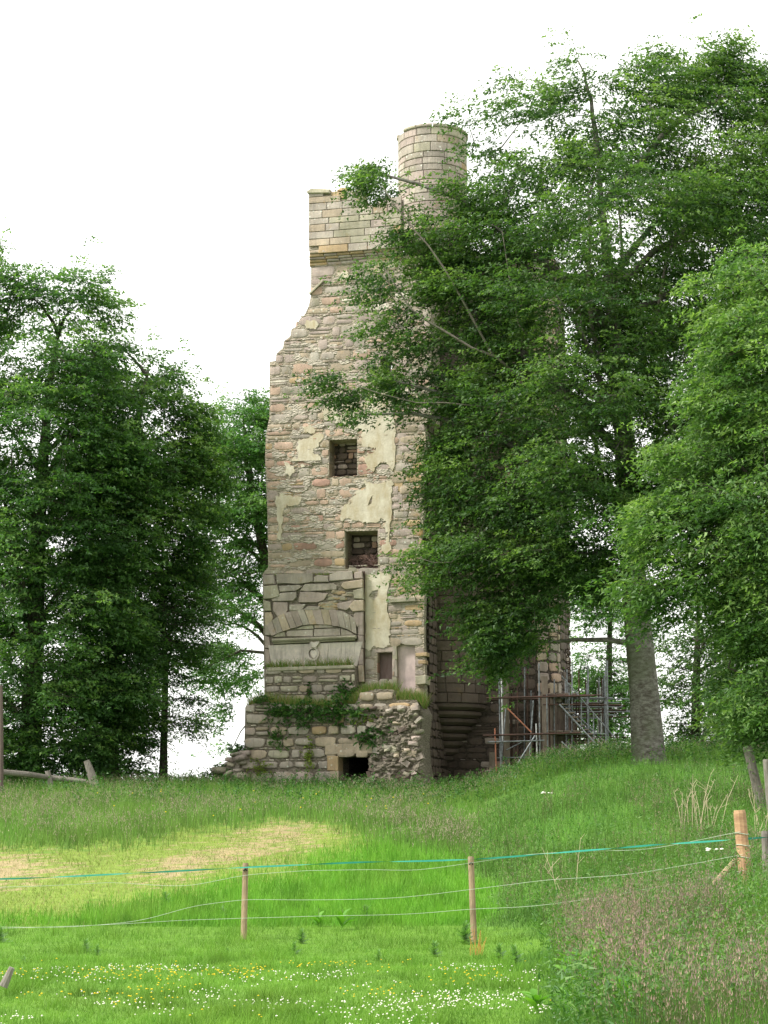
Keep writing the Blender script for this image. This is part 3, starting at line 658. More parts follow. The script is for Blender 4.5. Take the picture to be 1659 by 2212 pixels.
lay(mB, BP, [(0, 2.6), (s1, 2.6), (s1, zB1), (0, zB1)], [], dk, h=(.28, .44), L=(.4, 1.0), joint=.02, pin=.8)
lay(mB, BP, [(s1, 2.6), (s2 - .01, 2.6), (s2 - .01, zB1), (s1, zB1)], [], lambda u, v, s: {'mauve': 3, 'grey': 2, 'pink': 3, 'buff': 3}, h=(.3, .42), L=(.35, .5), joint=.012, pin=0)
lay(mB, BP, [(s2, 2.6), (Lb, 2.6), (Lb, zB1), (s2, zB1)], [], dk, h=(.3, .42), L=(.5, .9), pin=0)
mB.done('shaded_wall_rubble')
# flank of the front block, seen obliquely, closing the re-entrant angle
pf0 = A.W(A.pt(921, 1300)[0], 0, -.3); pf1 = A.W(A.pt(921, 1300)[0] + .1, 0, -3.1)
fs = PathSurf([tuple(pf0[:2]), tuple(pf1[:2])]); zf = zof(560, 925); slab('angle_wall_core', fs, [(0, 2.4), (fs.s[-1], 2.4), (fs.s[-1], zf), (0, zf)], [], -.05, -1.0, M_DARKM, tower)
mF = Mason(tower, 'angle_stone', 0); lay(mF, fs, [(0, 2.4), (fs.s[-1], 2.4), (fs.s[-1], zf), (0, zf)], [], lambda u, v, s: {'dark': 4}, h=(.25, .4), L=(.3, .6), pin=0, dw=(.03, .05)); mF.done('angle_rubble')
# corbelled stair turret in the angle: cylinder of stones over diminishing rings
def round_block(nm, c, r, z0, z1, a0, a1, dw, mk, seg=3, bev=.02):
    V = []; Fc = []; rings = ((r - .25, 0), (r + dw - bev, 0), (r + dw, bev))
    for (rr, b) in rings:
        for j in range(seg + 1):
            t = a0 + (a1 - a0) * j / seg; tb = t + (b / r if j == 0 else -b / r if j == seg else 0)
            V.append((c[0] + rr * math.cos(tb), c[1] + rr * math.sin(tb), z0 + b)); V.append((c[0] + rr * math.cos(tb), c[1] + rr * math.sin(tb), z1 - b))
    m = 2 * (seg + 1)
    for j in range(seg): a = 2 * m + 2 * j; Fc.append((a, a + 2, a + 3, a + 1))
    for k in (0, 1):
        for j in range(seg): a, b = k * m + 2 * j, (k + 1) * m + 2 * j; Fc.append((a, a + 2, b + 2, b)); Fc.append((a + 1, b + 1, b + 3, a + 3))
        a, b = k * m, (k + 1) * m; Fc.append((a, b, b + 1, a + 1)); a += 2 * seg; b += 2 * seg; Fc.append((a, a + 1, b + 1, b))
    me = mesh_py(nm, V, Fc, [STONES[mk]]); return link(nm, me, tower)
def round_wall(nm, c, r, z0, z1, hh, nst, pal, span, rest, holes=(), dw=.05, lim=280):
    a0, a1 = span; z = z0; row = 0; made = 0
    while z < z1 - .05:
        h_ = min(hh * random.uniform(.78, 1.28), z1 - z); 
        if z1 - z - h_ < .1: h_ = z1 - z
        t = a0 - (row % 2) * .5 * (a1 - a0) / nst
        while t < a1:
            dt = (a1 - a0) / nst * random.uniform(.75, 1.3); e = min(t + dt, a1)
            if a1 - e < .08: e = a1
            s0 = max(t, a0)
            if e - s0 > .03 and not any(h0 < (s0 + e) / 2 < h1 and hz0 < z + h_ / 2 < hz1 for (h0, h1, hz0, hz1) in holes) and made < lim:
                round_block(nm, c, r, z + .008, z + h_ - .008, s0 + .008 / r, e - .008 / r, dw + random.uniform(0, .012), pick(pal)); made += 1
            t = e
        z += h_; row += 1
c1 = SB.W(SB.pt(957, 1500)[0], 0)[:2]; R1 = SB.pt(1050, 1500)[0] - SB.pt(957, 1500)[0]
zc = SB.pt(957, 1524)[1]; zc0 = SB.pt(957, 1660)[1]
aN = math.atan2(SB.N[1], SB.N[0])
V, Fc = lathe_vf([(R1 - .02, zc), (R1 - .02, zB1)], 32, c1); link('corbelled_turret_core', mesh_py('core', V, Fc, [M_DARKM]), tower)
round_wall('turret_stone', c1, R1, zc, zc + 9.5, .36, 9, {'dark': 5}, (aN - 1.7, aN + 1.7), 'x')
for k in range(8):
    t0 = k / 8; zz1 = zc - t0 * (zc - zc0) * .92; zz0 = zc - (k + 1) / 8 * (zc - zc0) * .92; r0 = R1 * (1 - t0 * .86) + .03; r1 = R1 * (1 - (k + .8) / 8 * .86)
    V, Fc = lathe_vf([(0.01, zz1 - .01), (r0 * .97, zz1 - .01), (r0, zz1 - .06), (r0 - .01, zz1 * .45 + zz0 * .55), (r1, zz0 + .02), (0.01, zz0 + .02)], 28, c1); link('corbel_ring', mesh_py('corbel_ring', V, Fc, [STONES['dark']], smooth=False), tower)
# cap-house turret at the head of the stair
XT = 934; YT = 66.2; lft = at(863, 300, YT); rgt = at(1005, 300, YT); ct = ((lft[0] + rgt[0]) / 2, YT); RT = (rgt[0] - lft[0]) / 2; zt1 = at(934, 300, YT)[2]; zt0 = at(934, 512, YT)[2]
V = []; Fc = []
prof = [(RT - .05, zt0), (RT - .05, zt1 - .02), (RT - .38, zt1 - .02), (RT - .38, zt0), (RT - .05, zt0)]
V, Fc = lathe_vf(prof, 36, ct)
bmk = link('cap_turret_core', mesh_py('cap_turret_core', V, Fc, [M_MORTAR]), tower)
aC = math.atan2(-ct[1], -ct[0])
ang = lambda x: aC + math.asin(max(-1, min(1, (x - XT) / 71.0)))
slot = (ang(979), ang(987), at(980, 416, YT - RT)[2], at(980, 383, YT - RT)[2])
round_wall('cap_turret_stone', ct, RT, zt0, zt1, .275, 11, {'grey': 6, 'buff': 1.5, 'ochre': .3, 'mauve': 2.5, 'moss': 2.5}, (aC - math.pi, aC + math.pi), 'x', holes=())
rs_ = (ang(983), ); 
V, Fc = box_vf((ct[0] + (RT + .055) * math.cos(rs_[0]), ct[1] + (RT + .055) * math.sin(rs_[0]), (slot[2] + slot[3]) / 2), (-math.sin(rs_[0]) * .05, math.cos(rs_[0]) * .05, 0), (math.cos(rs_[0]) * .02, math.sin(rs_[0]) * .02, 0), (0, 0, (slot[3] - slot[2]) / 2)); link('arrow_slit_shade', mesh_py('slit', V, Fc, [M_IRON]), tower)  # dark bar on the stones paints the shade inside the slit
nC = 13
for k in range(nC):
    if k == 10: continue
    round_block('turret_coping', ct, RT + .02, zt1 - .01, zt1 + .11, aC + k * 2 * math.pi / nC + .012, aC + (k + 1) * 2 * math.pi / nC - .012, .09, random.choice(('moss', 'grey')), 3, .03)
for k, (rr, zz) in enumerate(((.16, 0), (.05, .17), (-.10, .34), (-.28, .50))):
    V, Fc = lathe_vf([(.02, zt0 - zz), (RT + rr - .05, zt0 - zz), (RT + rr, zt0 - zz - .04), (RT + rr, zt0 - zz - .10), (RT + rr - .09, zt0 - zz - .16), (.02, zt0 - zz - .16)], 36, ct); link('corbel_ring', mesh_py('corbel_ring', V, Fc, [STONES[('buff', 'grey', 'mauve', 'grey')[k]]]), tower)

# ------------------------------------------------------------------ the low ruined wall in front
rw = thing('ruined_wall', (-3.4, 64.8, 3.1), 'low broken rubble wall with plants and a dark doorway at the foot of the tower', 'ruined wall')
WC = Surf(1.5)
OUT_C = [(455, 1740), (460, 1672), (480, 1655), (498, 1648), (502, 1622), (528, 1618), (530, 1528), (545, 1521), (568, 1516), (640, 1524), (700, 1530), (768, 1520), (778, 1498), (812, 1488), (851, 1490), (856, 1512), (900, 1512), (914, 1540), (908, 1600), (912, 1650), (926, 1740)]
H_C = [(730, 1735), (731, 1634), (806, 1632), (800, 1660), (797, 1680), (800, 1735)]
pC = WC.poly(OUT_C); hC = [WC.poly(H_C)]
slab('wall_core', WC, pC, hC, .02, -1.42, M_CORE, rw)
mC = Mason(rw, 'stone', 290)
def skipC(u, v): x, y = proj(WC.W(u, v)); return x > 806 + 22 * math.sin(y * .06) and y > 1535
lay(mC, WC, pC, hC, lambda u, v, s: ({'buff': 4, 'grey': 3, 'ochre': 1.4, 'pale': 1} if proj(s.W(u, v))[0] > 690 else {'grey': 5, 'moss': 1.5, 'buff': 2, 'mauve': 1.5, 'pale': 1}), h=(.22, .40), L=(.3, .9), joint=.022, dw=(.08, .15), skip=skipC, jag=.05)
# broken end: lumpy core of mortar with angular stones set in it
EP = [(806, 1527), (850, 1522), (905, 1526), (915, 1600), (928, 1735), (797, 1735), (800, 1680), (797, 1640), (812, 1618), (805, 1580)]
gx_, gy_ = np.meshgrid(np.linspace(792, 930, 70), np.linspace(1520, 1736, 110)); ins = in_poly(gx_, gy_, EP); ed_ = edge_dist(gx_, gy_, EP); V = []; ids = -np.ones(gx_.shape, int)
for j in range(gx_.shape[0]):
    for i in range(gx_.shape[1]):
        if not ins[j, i]: continue
        u, v = WC.pt(gx_[j, i], gy_[j, i]); a1 = float(fbm(np.array(u * 3.1), np.array(v * 3.4), 91)); a2 = float(vnoise(np.array(u * 9 + a1 * 3), np.array(v * 12), 95)); a3 = float(vnoise(np.array(u * 22), np.array(v * 26), 97))
        d_ = (-.10 + .42 * a1 + .16 * a2 + .06 * a3) * min(1, .25 + ed_[j, i] / 14) + .12 * math.sin((gy_[j, i] - 1520) / 216 * 3); ids[j, i] = len(V); V.append(WC.W(u + .03 * (a3 - .5), v, d_))
Fc = [(ids[j, i], ids[j, i + 1], ids[j + 1, i + 1], ids[j + 1, i]) for j in range(gx_.shape[0] - 1) for i in range(gx_.shape[1] - 1) if min(ids[j, i], ids[j, i + 1], ids[j + 1, i + 1], ids[j + 1, i]) >= 0]
link('broken_core', mesh_py('broken_core', V, Fc, [M_CORE], None, False), rw)
for k in range(110):
    x = random.uniform(800, 922); yy = random.uniform(1528, 1722)
    if not in_poly(x, yy, EP): continue
    u, v = WC.pt(x, yy); s_ = random.uniform(.16, .42); mC.put(WC, u, v, s_, s_ * random.uniform(.4, .75), random.uniform(.18, .40), random.choice(('moss', 'grey', 'mauve', 'buff', 'dark', 'mauve')), random.choice(('ashlar', 'rubble')), tilt=random.gauss(0, .3))
block('door_lintel', WC, [(702, 1631), (702, 1608), (808, 1603), (809, 1627)], -.6, .14, 'buff', rw, .02)
for a, b, c, m in ((1633, 1665, 706, 'ochre'), (1666, 1696, 712, 'buff'), (1697, 1728, 704, 'buff')): block('jamb_stone', WC, [(c, b), (c, a), (731, a), (731, b)], -.5, .13, m, rw, .02)
mC.done('rubble_stones')
# steps of fallen wall at the left foot
for k in range(60):
    x = random.uniform(440, 535); yy = random.uniform(1625, 1725)
    if yy < np.interp(x, [440, 480, 500, 535], [1690, 1660, 1640, 1612]): continue
    s_ = random.uniform(.2, .6); u, v = WC.pt(x, yy); mC2 = Mason(rw, 'fallen_stone', 99); mC2.put(WC, u, v, s_, s_ * .55, random.uniform(.25, .6), random.choice(('grey', 'moss', 'mauve')), 'rubble', tilt=random.gauss(0, .25)); mC2.done()
# dark vaulted room behind the low doorway
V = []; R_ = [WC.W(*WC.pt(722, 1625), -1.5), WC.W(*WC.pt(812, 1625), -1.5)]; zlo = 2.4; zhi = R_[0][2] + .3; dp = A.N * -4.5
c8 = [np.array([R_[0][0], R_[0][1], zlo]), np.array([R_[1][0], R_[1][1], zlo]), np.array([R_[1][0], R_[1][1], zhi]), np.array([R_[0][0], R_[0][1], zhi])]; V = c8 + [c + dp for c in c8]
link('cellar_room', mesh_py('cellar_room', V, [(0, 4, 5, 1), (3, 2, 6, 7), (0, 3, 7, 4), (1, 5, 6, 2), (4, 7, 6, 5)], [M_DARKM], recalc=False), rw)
# nest of twigs in the lower window
tw = Acc(); s_ = Surf(-.45)
for k in range(110):
    x = random.uniform(758, 816); y0 = random.uniform(1200 + 14 * random.random(), 1229); u, v = s_.pt(x, y0); L_ = random.uniform(.15, .42); t = random.gauss(0, .7)
    p = s_.W(u, v, random.uniform(-.25, .15)); q_ = p + A.U * L_ * math.cos(t) * random.choice((-1, 1)) + np.array([0, 0, L_ * abs(math.sin(t))]); md = (p + q_) / 2 + np.array([0, 0, .04]); a, b = tube_vf([p, md, q_], .009, 3, False); tw.add(a, b)
nest = tw.build('twig_nest', [M_TWIG], None, False); tag(nest, 'tangled nest of dry twigs on the sill of the lower empty window', 'nest')
# iron chain on the rounded corner
ch = thing('iron_chain', tuple(BP.W(s1 + 1.2, 8, .2)), 'rusty heavy chain hanging down the rounded corner of the tower above the scaffolding', 'chain')
def link_mesh(cx, cy, cz, hx, hz, r, yaw):
    P = []; 
    for t in np.linspace(0, 2 * math.pi, 13)[:-1]: P.append((math.cos(t) * hx, math.copysign(abs(math.sin(t)) ** .6, math.sin(t)) * hz))
    V = []; Fc = []; n = len(P)
    for i, (a, b) in enumerate(P):
        for k in range(5):
            th = 2 * math.pi * k / 5; ra = 1 + r / hx * math.cos(th); V.append((cx + a * ra * math.cos(yaw), cy + a * ra * math.sin(yaw) + r * math.sin(th), cz + b * (1 + r / hz * math.cos(th))))
    for i in range(n):
        for k in range(5): i2 = (i + 1) % n; k2 = (k + 1) % 5; Fc.append((i * 5 + k, i2 * 5 + k, i2 * 5 + k2, i * 5 + k2))
    return V, Fc
def chain_pt(x, y):
    u = min(np.linspace(s1, Lb, 200), key=lambda q: abs(proj(BP.W(q, 8, .14))[0] - x)); P_ = BP.W(u, 8, .14); return at(x, y, P_[1])
for k in range(6):
    p = chain_pt(1225.5 + k * 1.0, 1411 + k * 13.2); V, Fc = link_mesh(p[0], p[1], p[2], .075, .15, .022, 0 if k % 2 == 0 else .5); a_ = Acc(); a_.add(V, Fc); a_.build('chain_link', [M_IRON], ch)
# ------------------------------------------------------------------ scaffolding
sc = thing('scaffolding', (5.2, 66, 3.3), 'tube scaffolding with planks and long diagonal braces around the foot of the tower', 'scaffolding')
def tube(name, pts, r, mat, parent, sides=7):
    a_ = Acc(); V, Fc = tube_vf(pts, r, sides); a_.add(V, Fc); return a_.build(name, [mat], parent, smooth=False)
def t2(name, x0, y0, x1, y1, Y0, Y1=None, mat=None, r=.026): Y1 = Y0 if Y1 is None else Y1; return tube(name, [at(x0, y0, Y0), at(x1, y1, Y1)], r, mat or M_TUBE, sc)
Yf = 66.2
for (x0, y0, x1, y1, m) in ((1077.5, 1425, 1082, 1700, M_TUBE), (1082, 1422, 1086, 1600, M_TUBEW), (1152, 1513, 1140, 1690, M_TUBE), (1093, 1530, 1077.5, 1700, M_TUBE), (1069, 1573, 1073, 1690, M_ORANGE), (1158, 1563, 1162, 1690, M_TUBEW), (1164, 1433, 1167, 1690, M_TUBE)):
    t2('standard', x0, y0, x1, y1, Yf, None, m)
def plank(x0, y0, x1, y1, Y, wd=.2, m=M_PLANK, name='plank'):
    a, b = at(x0, y0, Y), at(x1, y1, Y); d = (b - a) / 2; n_ = np.cross(d / np.linalg.norm(d), [0, -1, 0]); a_ = Acc(); V, Fc = box_vf((a + b) / 2, d, n_ * wd / 2, (0, .025, 0)); a_.add(V, Fc); return a_.build(name, [m], sc)
for (x0, y0, x1, y1, Y, wd) in ((1092, 1465, 1096, 1690, 66.5, .2), (1176, 1461, 1180, 1690, 66.6, .22), (1168, 1500, 1171, 1690, 66.9, .18), (1187, 1508, 1188, 1690, 66.8, .26), (1196, 1510, 1199, 1690, 67.2, .2), (1209, 1525, 1212, 1690, 67.4, .2), (1218, 1540, 1222, 1690, 67.7, .18), (1229, 1545, 1232, 1690, 68.3, .2), (1240, 1540, 1243, 1690, 68.9, .2), (1142, 1600, 1146, 1690, 66.7, .22), (1063, 1625, 1063, 1690, 66.6, .2)): plank(x0, y0, x1, y1, Y, wd)
t2('ledger', 1051, 1508, 1284, 1502.5, Yf - .1, None, M_RUST, .034); t2('ledger', 1043, 1589, 1256, 1583, Yf - .1, None, M_RUST, .034); t2('ledger', 1060, 1512, 1180, 1509, Yf + .5, None, M_RUST, .03)
t2('ledger', 1053, 1603, 1176, 1599.5, Yf - .2, None, M_TUBE); t2('ledger', 1070, 1637, 1176, 1635, Yf + .1, None, M_TUBE, .02); t2('ledger', 1050, 1666, 1145, 1664, Yf, None, M_TUBE, .02)
t2('brace', 1093, 1527, 1148, 1582, Yf - .1, None, M_ORANGE); t2('brace', 1156, 1589, 1104, 1672, Yf - .2, None, M_TUBE); t2('brace', 1128, 1603, 1094, 1620, Yf + .2, None, M_TUBE, .02); t2('brace', 1088, 1634, 1108, 1680, Yf + .2, None, M_TUBE, .02)
for k in range(26):
    x_ = 1075 + 180 * random.random(); Yq = 66.3 + random.random() * 1.2; t2('standard' if k % 3 else 'guard_pole', x_, random.uniform(1430, 1540), x_ + random.uniform(-3, 3), 1690, Yq, None, random.choice((M_TUBE, M_IRON, M_RUST, M_TUBE)), .025)
# the bays running back along the right side, built in depth
zU = at(1250, 1503, Yf)[2]; zL = at(1250, 1584, Yf)[2]; X0 = at(1195, 1500, Yf)[0]
for i in range(10):
    Y = Yf + .15 + i * 1.0; ex = 1.75 + .42 * (i % 3) + .16 * i
    for z, nm in ((zU, 'transom'), (zL, 'transom'), (zU - .28, 'transom')):
        jx = random.uniform(-.25, .25); zj = random.uniform(-.05, .05)
        tube(nm, [(X0 - .35 + .1 * i, Y, z + zj), (X0 + ex + jx, Y, z + zj)], .025, random.choice((M_TUBE, M_TUBE, M_RUST, M_IRON)), sc)
    for xx in (X0 + .55 + i * .04, X0 + 1.25 + i * .1, X0 + 1.9 + i * .08):
        if random.random() < .92: tube('standard', [(xx, Y, 2.4), (xx + random.uniform(-.04, .04), Y, zU + random.uniform(.25, 1.3))], .025, random.choice((M_TUBE, M_IRON, M_TUBEW if i > 4 else M_TUBE)), sc)
for xx in (X0 + .6, X0 + 1.3, X0 + 1.95):
    for z in (zU + .04, zL + .04): tube('ledger', [(xx, Yf, z), (xx + .5, Yf + 9.2, z)], .025, M_TUBE, sc)
for k, xx in enumerate((X0 - .05, X0 + .22, X0 + .5, X0 + .8)):
    for z in (zU + .09, zL + .09):
        a_ = Acc(); V, Fc = box_vf((xx + .2, Yf + 3.4, z), (.11, 0, 0), (.18, 3.2, 0), (0, 0, .02)); a_.add(V, Fc); a_.build('deck_board', [M_PLANK], sc)
for (x0, y0, x1, y1, Y) in ((1208, 1521, 1331, 1655, 65.9), (1214, 1519, 1338, 1648, 66.5), (1226, 1525, 1344, 1640, 67.3), (1213, 1602, 1258, 1645, 65.9), (1222, 1600, 1272, 1645, 66.6), (1236, 1603, 1284, 1645, 67.4)): t2('brace', x0, y0, x1, y1, Y, Y - .2, M_TUBE, .03)

pa, pb = at(1214, 1519, 66.2), at(1331, 1655, 66.2)
for k in range(15):
    c = pa + (pb - pa) * (k + .5) / 15; V, Fc = box_vf(c + np.array([0, .35, .03]), (.13, 0, 0), (0, .36, 0), (0, 0, .018)); a_ = Acc(); a_.add(V, Fc); a_.build('stair_tread', [M_PLANK], sc)
tube('handrail', [pa + np.array([0, -.05, .95]), pb + np.array([0, -.05, .95])], .022, M_TUBE, sc)
for k in range(4): c = pa + (pb - pa) * (k + .6) / 4.4; tube('guard_pole', [c, c + np.array([0, -.05, 1.0])], .02, M_TUBE, sc)

# ------------------------------------------------------------------ fences
def post(name, x0, y0, Yb, x1, y1, r, mat, label, cat, group=None, sink=.25, parent=None, sides=10):
    a = at(x0, y0, Yb); b = at(x1, y1, Yb); d = (a - b) / np.linalg.norm(a - b); b = b - d * sink
    o = thing(name, tuple(b), label, cat, group) if parent is None else parent
    P = [b + (a - b) * t for t in (0, .25, .5, .75, .97, 1)]; V, Fc = tube_vf(P, [r * 1.03, r, r, r * .98, r * .97, r * .86], sides, True, .03)
    a_ = Acc(); a_.add(V, Fc); a_.build('post_shaft' if parent is None else 'post', [mat], o, smooth=False); return o, a
G_P = 'posts of the electric fence'
p1, p1t = post('fence_post', 530.5, 1864, 33.0, 527, 2017, .052, M_POST, 'slim brown round fence post nearest the middle left, green tape tied at its top', 'fence post', G_P)
p2, p2t = post('fence_post', 1017, 1850, 32.2, 1023.5, 2012, .052, M_POST, 'slim brown round fence post with a dark thistle growing at its foot', 'fence post', G_P)
p3, p3t = post('strainer_post', 1597, 1750, 29.0, 1613, 1912, .098, M_STRAINER, 'thick orange brown strainer post with dark knots and a pale sawn top', 'fence post', None, .5)
p4, _ = post('strainer_post', 1652, 1795, 29.8, 1658, 1930, .06, M_GREYWOOD, 'grey post cut off by the right edge of the picture below the thick orange one', 'fence post', None, .4)
for p, t in ((p1, p1t), (p2, p2t)):
    V, Fc = tube_vf([t + np.array([-.03, -.06, -.13]), t + np.array([0, -.085, -.10]), t + np.array([.03, -.06, -.13])], .013, 6); a_ = Acc(); a_.add(V, Fc); a_.build('insulator', [M_BLACK], p)
V, Fc = tube_vf([at(1591, 1860, 29.0) + np.array([0, .12, 0]), at(1535, 1918, 28.6), at(1478, 1965, 28.2)], .045, 7); a_ = Acc(); a_.add(V, Fc); a_.build('strut', [M_POST], p3)
for yy, rr in ((1801, .104), (1826, .106), (1852, .107)):
    t = (yy - 1750) / 162; c = at(1597 + 16 * t, yy, 29.0); V, Fc = tube_vf([c + np.array([.106 * math.cos(a), .106 * math.sin(a), .012 * math.sin(a * 2)]) for a in np.linspace(0, 2 * math.pi, 15)], .006, 4, False); a_ = Acc(); a_.add(V, Fc); a_.build('wire_wrap', [M_WIRE], p3, False)
def wire(name, pts, r, mat, label, cat, sag=0, ribbon=0):
    P = []
    for (x0, y0, Y0), (x1, y1, Y1) in zip(pts, pts[1:]):
        for t in np.linspace(0, 1, 9)[:-1]: P.append(at(x0 + (x1 - x0) * t, y0 + (y1 - y0) * t + sag * 4 * t * (1 - t), Y0 + (Y1 - Y0) * t))
    P.append(at(*pts[-1])); a_ = Acc()
    for _ in range(6): P = [P[0]] + [(P[i - 1] + 2 * P[i] + P[i + 1]) / 4 for i in range(1, len(P) - 1)] + [P[-1]]
    if ribbon:
        V = []
        for i, p in enumerate(P):
            th = math.sin(i * .55) * 1.3; V += [p + np.array([0, math.cos(th) * .4, math.sin(th)]) * ribbon, p - np.array([0, math.cos(th) * .4, math.sin(th)]) * ribbon]
        V2 = [v + np.array([0, .002, 0]) for v in V]; n = len(V); Fc = []
        for i in range(0, n - 2, 2): Fc += [(i, i + 1, i + 3, i + 2), (n + i, n + i + 2, n + i + 3, n + i + 1), (i, i + 2, n + i + 2, n + i), (i + 1, n + i + 1, n + i + 3, i + 3)]
        a_.add(V + V2, Fc)
    else: V, Fc = tube_vf(P, r, 5); a_.add(V, Fc)
    return tag(a_.build(name, [mat], None), label, cat)
Yl, Y1_, Y2_, Y3_ = 34.0, 32.93, 32.13, 28.88
wire('fence_tape', [(-300, 1902, Yl), (0, 1899, 33.6), (250, 1888, 33.3), (530, 1873, Y1_), (770, 1862, 32.5), (1017, 1857, Y2_), (1250, 1838, 31), (1420, 1824, 30), (1605, 1812, Y3_ - .01), (1700, 1804, 29.2)], .01, M_GREEN, 'twisted green tape running along the top of the electric fence', 'fence tape', 1.0, .015)
wire('fence_wire', [(-300, 1925, Yl), (0, 1916, 33.6), (130, 1912, 33.5), (240, 1905, 33.4), (400, 1916, 33.1), (530, 1889, Y1_), (660, 1880, 32.7), (800, 1878, 32.4), (900, 1880, 32.3), (1017, 1864, Y2_), (1130, 1846, 31.6), (1250, 1838, 31), (1400, 1836, 30.2), (1600, 1796, Y3_)], .0035, M_WIRE, 'loose white wire crossing close under the green tape', 'fence wire', .8)
wire('fence_wire', [(-300, 2004, Yl), (0, 2002, 33.6), (150, 2003, 33.4), (300, 1990, 33.2), (420, 1956, 33), (530, 1942, Y1_), (680, 1944, 32.6), (860, 1940, 32.3), (1018, 1921, Y2_), (1180, 1900, 31.5), (1350, 1890, 30.6), (1450, 1874, 29.8), (1604, 1846, Y3_)], .0035, M_WIRE, 'sagging white wire in the middle of the electric fence', 'fence wire', .8)
wire('fence_wire', [(-300, 2012, Yl), (0, 2005, 33.6), (200, 1999, 33.3), (400, 1987, 33.1), (529, 1983, Y1_), (700, 1978, 32.6), (880, 1975, 32.4), (1021, 1963, Y2_), (1150, 1958, 31.7), (1300, 1938, 31), (1450, 1910, 30), (1608, 1880, Y3_)], .0035, M_WIRE, 'lowest white wire of the electric fence', 'fence wire', .8)
# old post-and-rail fence at the left
rf = thing('rail_fence', tuple(at(100, 1712, 61.0)), 'old grey post and rail fence leaning in long grass at far left', 'fence')
def fpart(name, pts, r, mat=M_GREYWOOD, par=rf): V, Fc = tube_vf(pts, r, 9, True, .05); a_ = Acc(); a_.add(V, Fc); a_.build(name, [mat], par, smooth=False)
fpart('post', [at(1, 1480, 59), at(2, 1600, 59), at(2, 1760, 59)], .075, M_DARKWOOD)
fpart('post', [at(103, 1665, 61), at(108, 1690, 61), at(116, 1750, 61)], [.085, .09, .09]); fpart('post', [at(187, 1643, 61), at(200, 1680, 61), at(222, 1750, 61)], [.10, .135, .14])
fpart('rail', [at(3, 1668, 59.2), at(60, 1673, 60), at(110, 1680, 61.15)], [.09, .09, .08]); fpart('rail', [at(108, 1680, 61.2), at(160, 1685, 61.2), at(196, 1690, 61.2)], [.085, .08, .07])
# old posts at the right by the trees
rp, _ = post('leaning_post', 1614, 1612, 46, 1644, 1735, .12, M_GREYWOOD, 'stout grey post leaning right under the bright leaves at far right', 'fence post')
rp2, _ = post('leaning_post', 1655, 1640, 44, 1668, 1790, .085, M_GREYWOOD, 'pinkish grey post half cut off by the right edge beside the stout leaning post', 'fence post')

# ------------------------------------------------------------------ trees
def leaves_np(P, D, nl, L, size, rng, droop=.25, base_tone=None, narrow=.55, spread=.45):
    """sprays at P (n,3) pointing along D (n,3); nl leaves each; returns verts, quads, tone"""
    n = len(P); t = rng.random((n, nl)) ; s = rng.uniform(-1, 1, (n, nl)); D = D / np.linalg.norm(D, axis=1, keepdims=True)
    up = np.array([0, 0, 1.0]); S = np.cross(D, up); S /= (np.linalg.norm(S, axis=1, keepdims=True) + 1e-6); Ls = L * rng.uniform(.65, 1.25, (n, 1))
    c = P[:, None] + D[:, None] * (t * Ls)[..., None] + S[:, None] * (s * spread * Ls * (1.1 - .6 * t))[..., None]
    c[..., 2] += -droop * Ls * (t ** 2 * .8 + s ** 2 * .25) + rng.normal(0, .05, (n, nl)) * L
    dr = D[:, None] * .7 + S[:, None] * (np.sign(s) * .7)[..., None] + rng.normal(0, .45, (n, nl, 3)); dr[..., 2] -= .3; dr /= np.linalg.norm(dr, axis=-1, keepdims=True)
    nm = np.array([0, 0, 1.0]) + rng.normal(0, .55, (n, nl, 3)); sd_ = np.cross(dr, nm); sd_ /= (np.linalg.norm(sd_, axis=-1, keepdims=True) + 1e-6)
    sz = size * rng.uniform(.6, 1.25, (n, nl))[..., None]
    a = c - dr * sz * .5; b = c + sd_ * sz * narrow * .5 - dr * sz * .03; d = c + dr * sz * .5; e = c - sd_ * sz * narrow * .5 - dr * sz * .03
    a = a + dr * sz * .06; w_ = sd_ * sz * narrow * .5
    V = np.stack([a - w_, a + w_, d], 2).reshape(-1, 3); Fc = np.arange(n * nl * 3).reshape(-1, 3)
    bt = np.full((n, 1), .45) if base_tone is None else base_tone[:, None]
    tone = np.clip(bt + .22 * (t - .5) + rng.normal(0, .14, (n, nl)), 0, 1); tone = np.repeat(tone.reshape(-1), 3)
    return V, Fc, tone
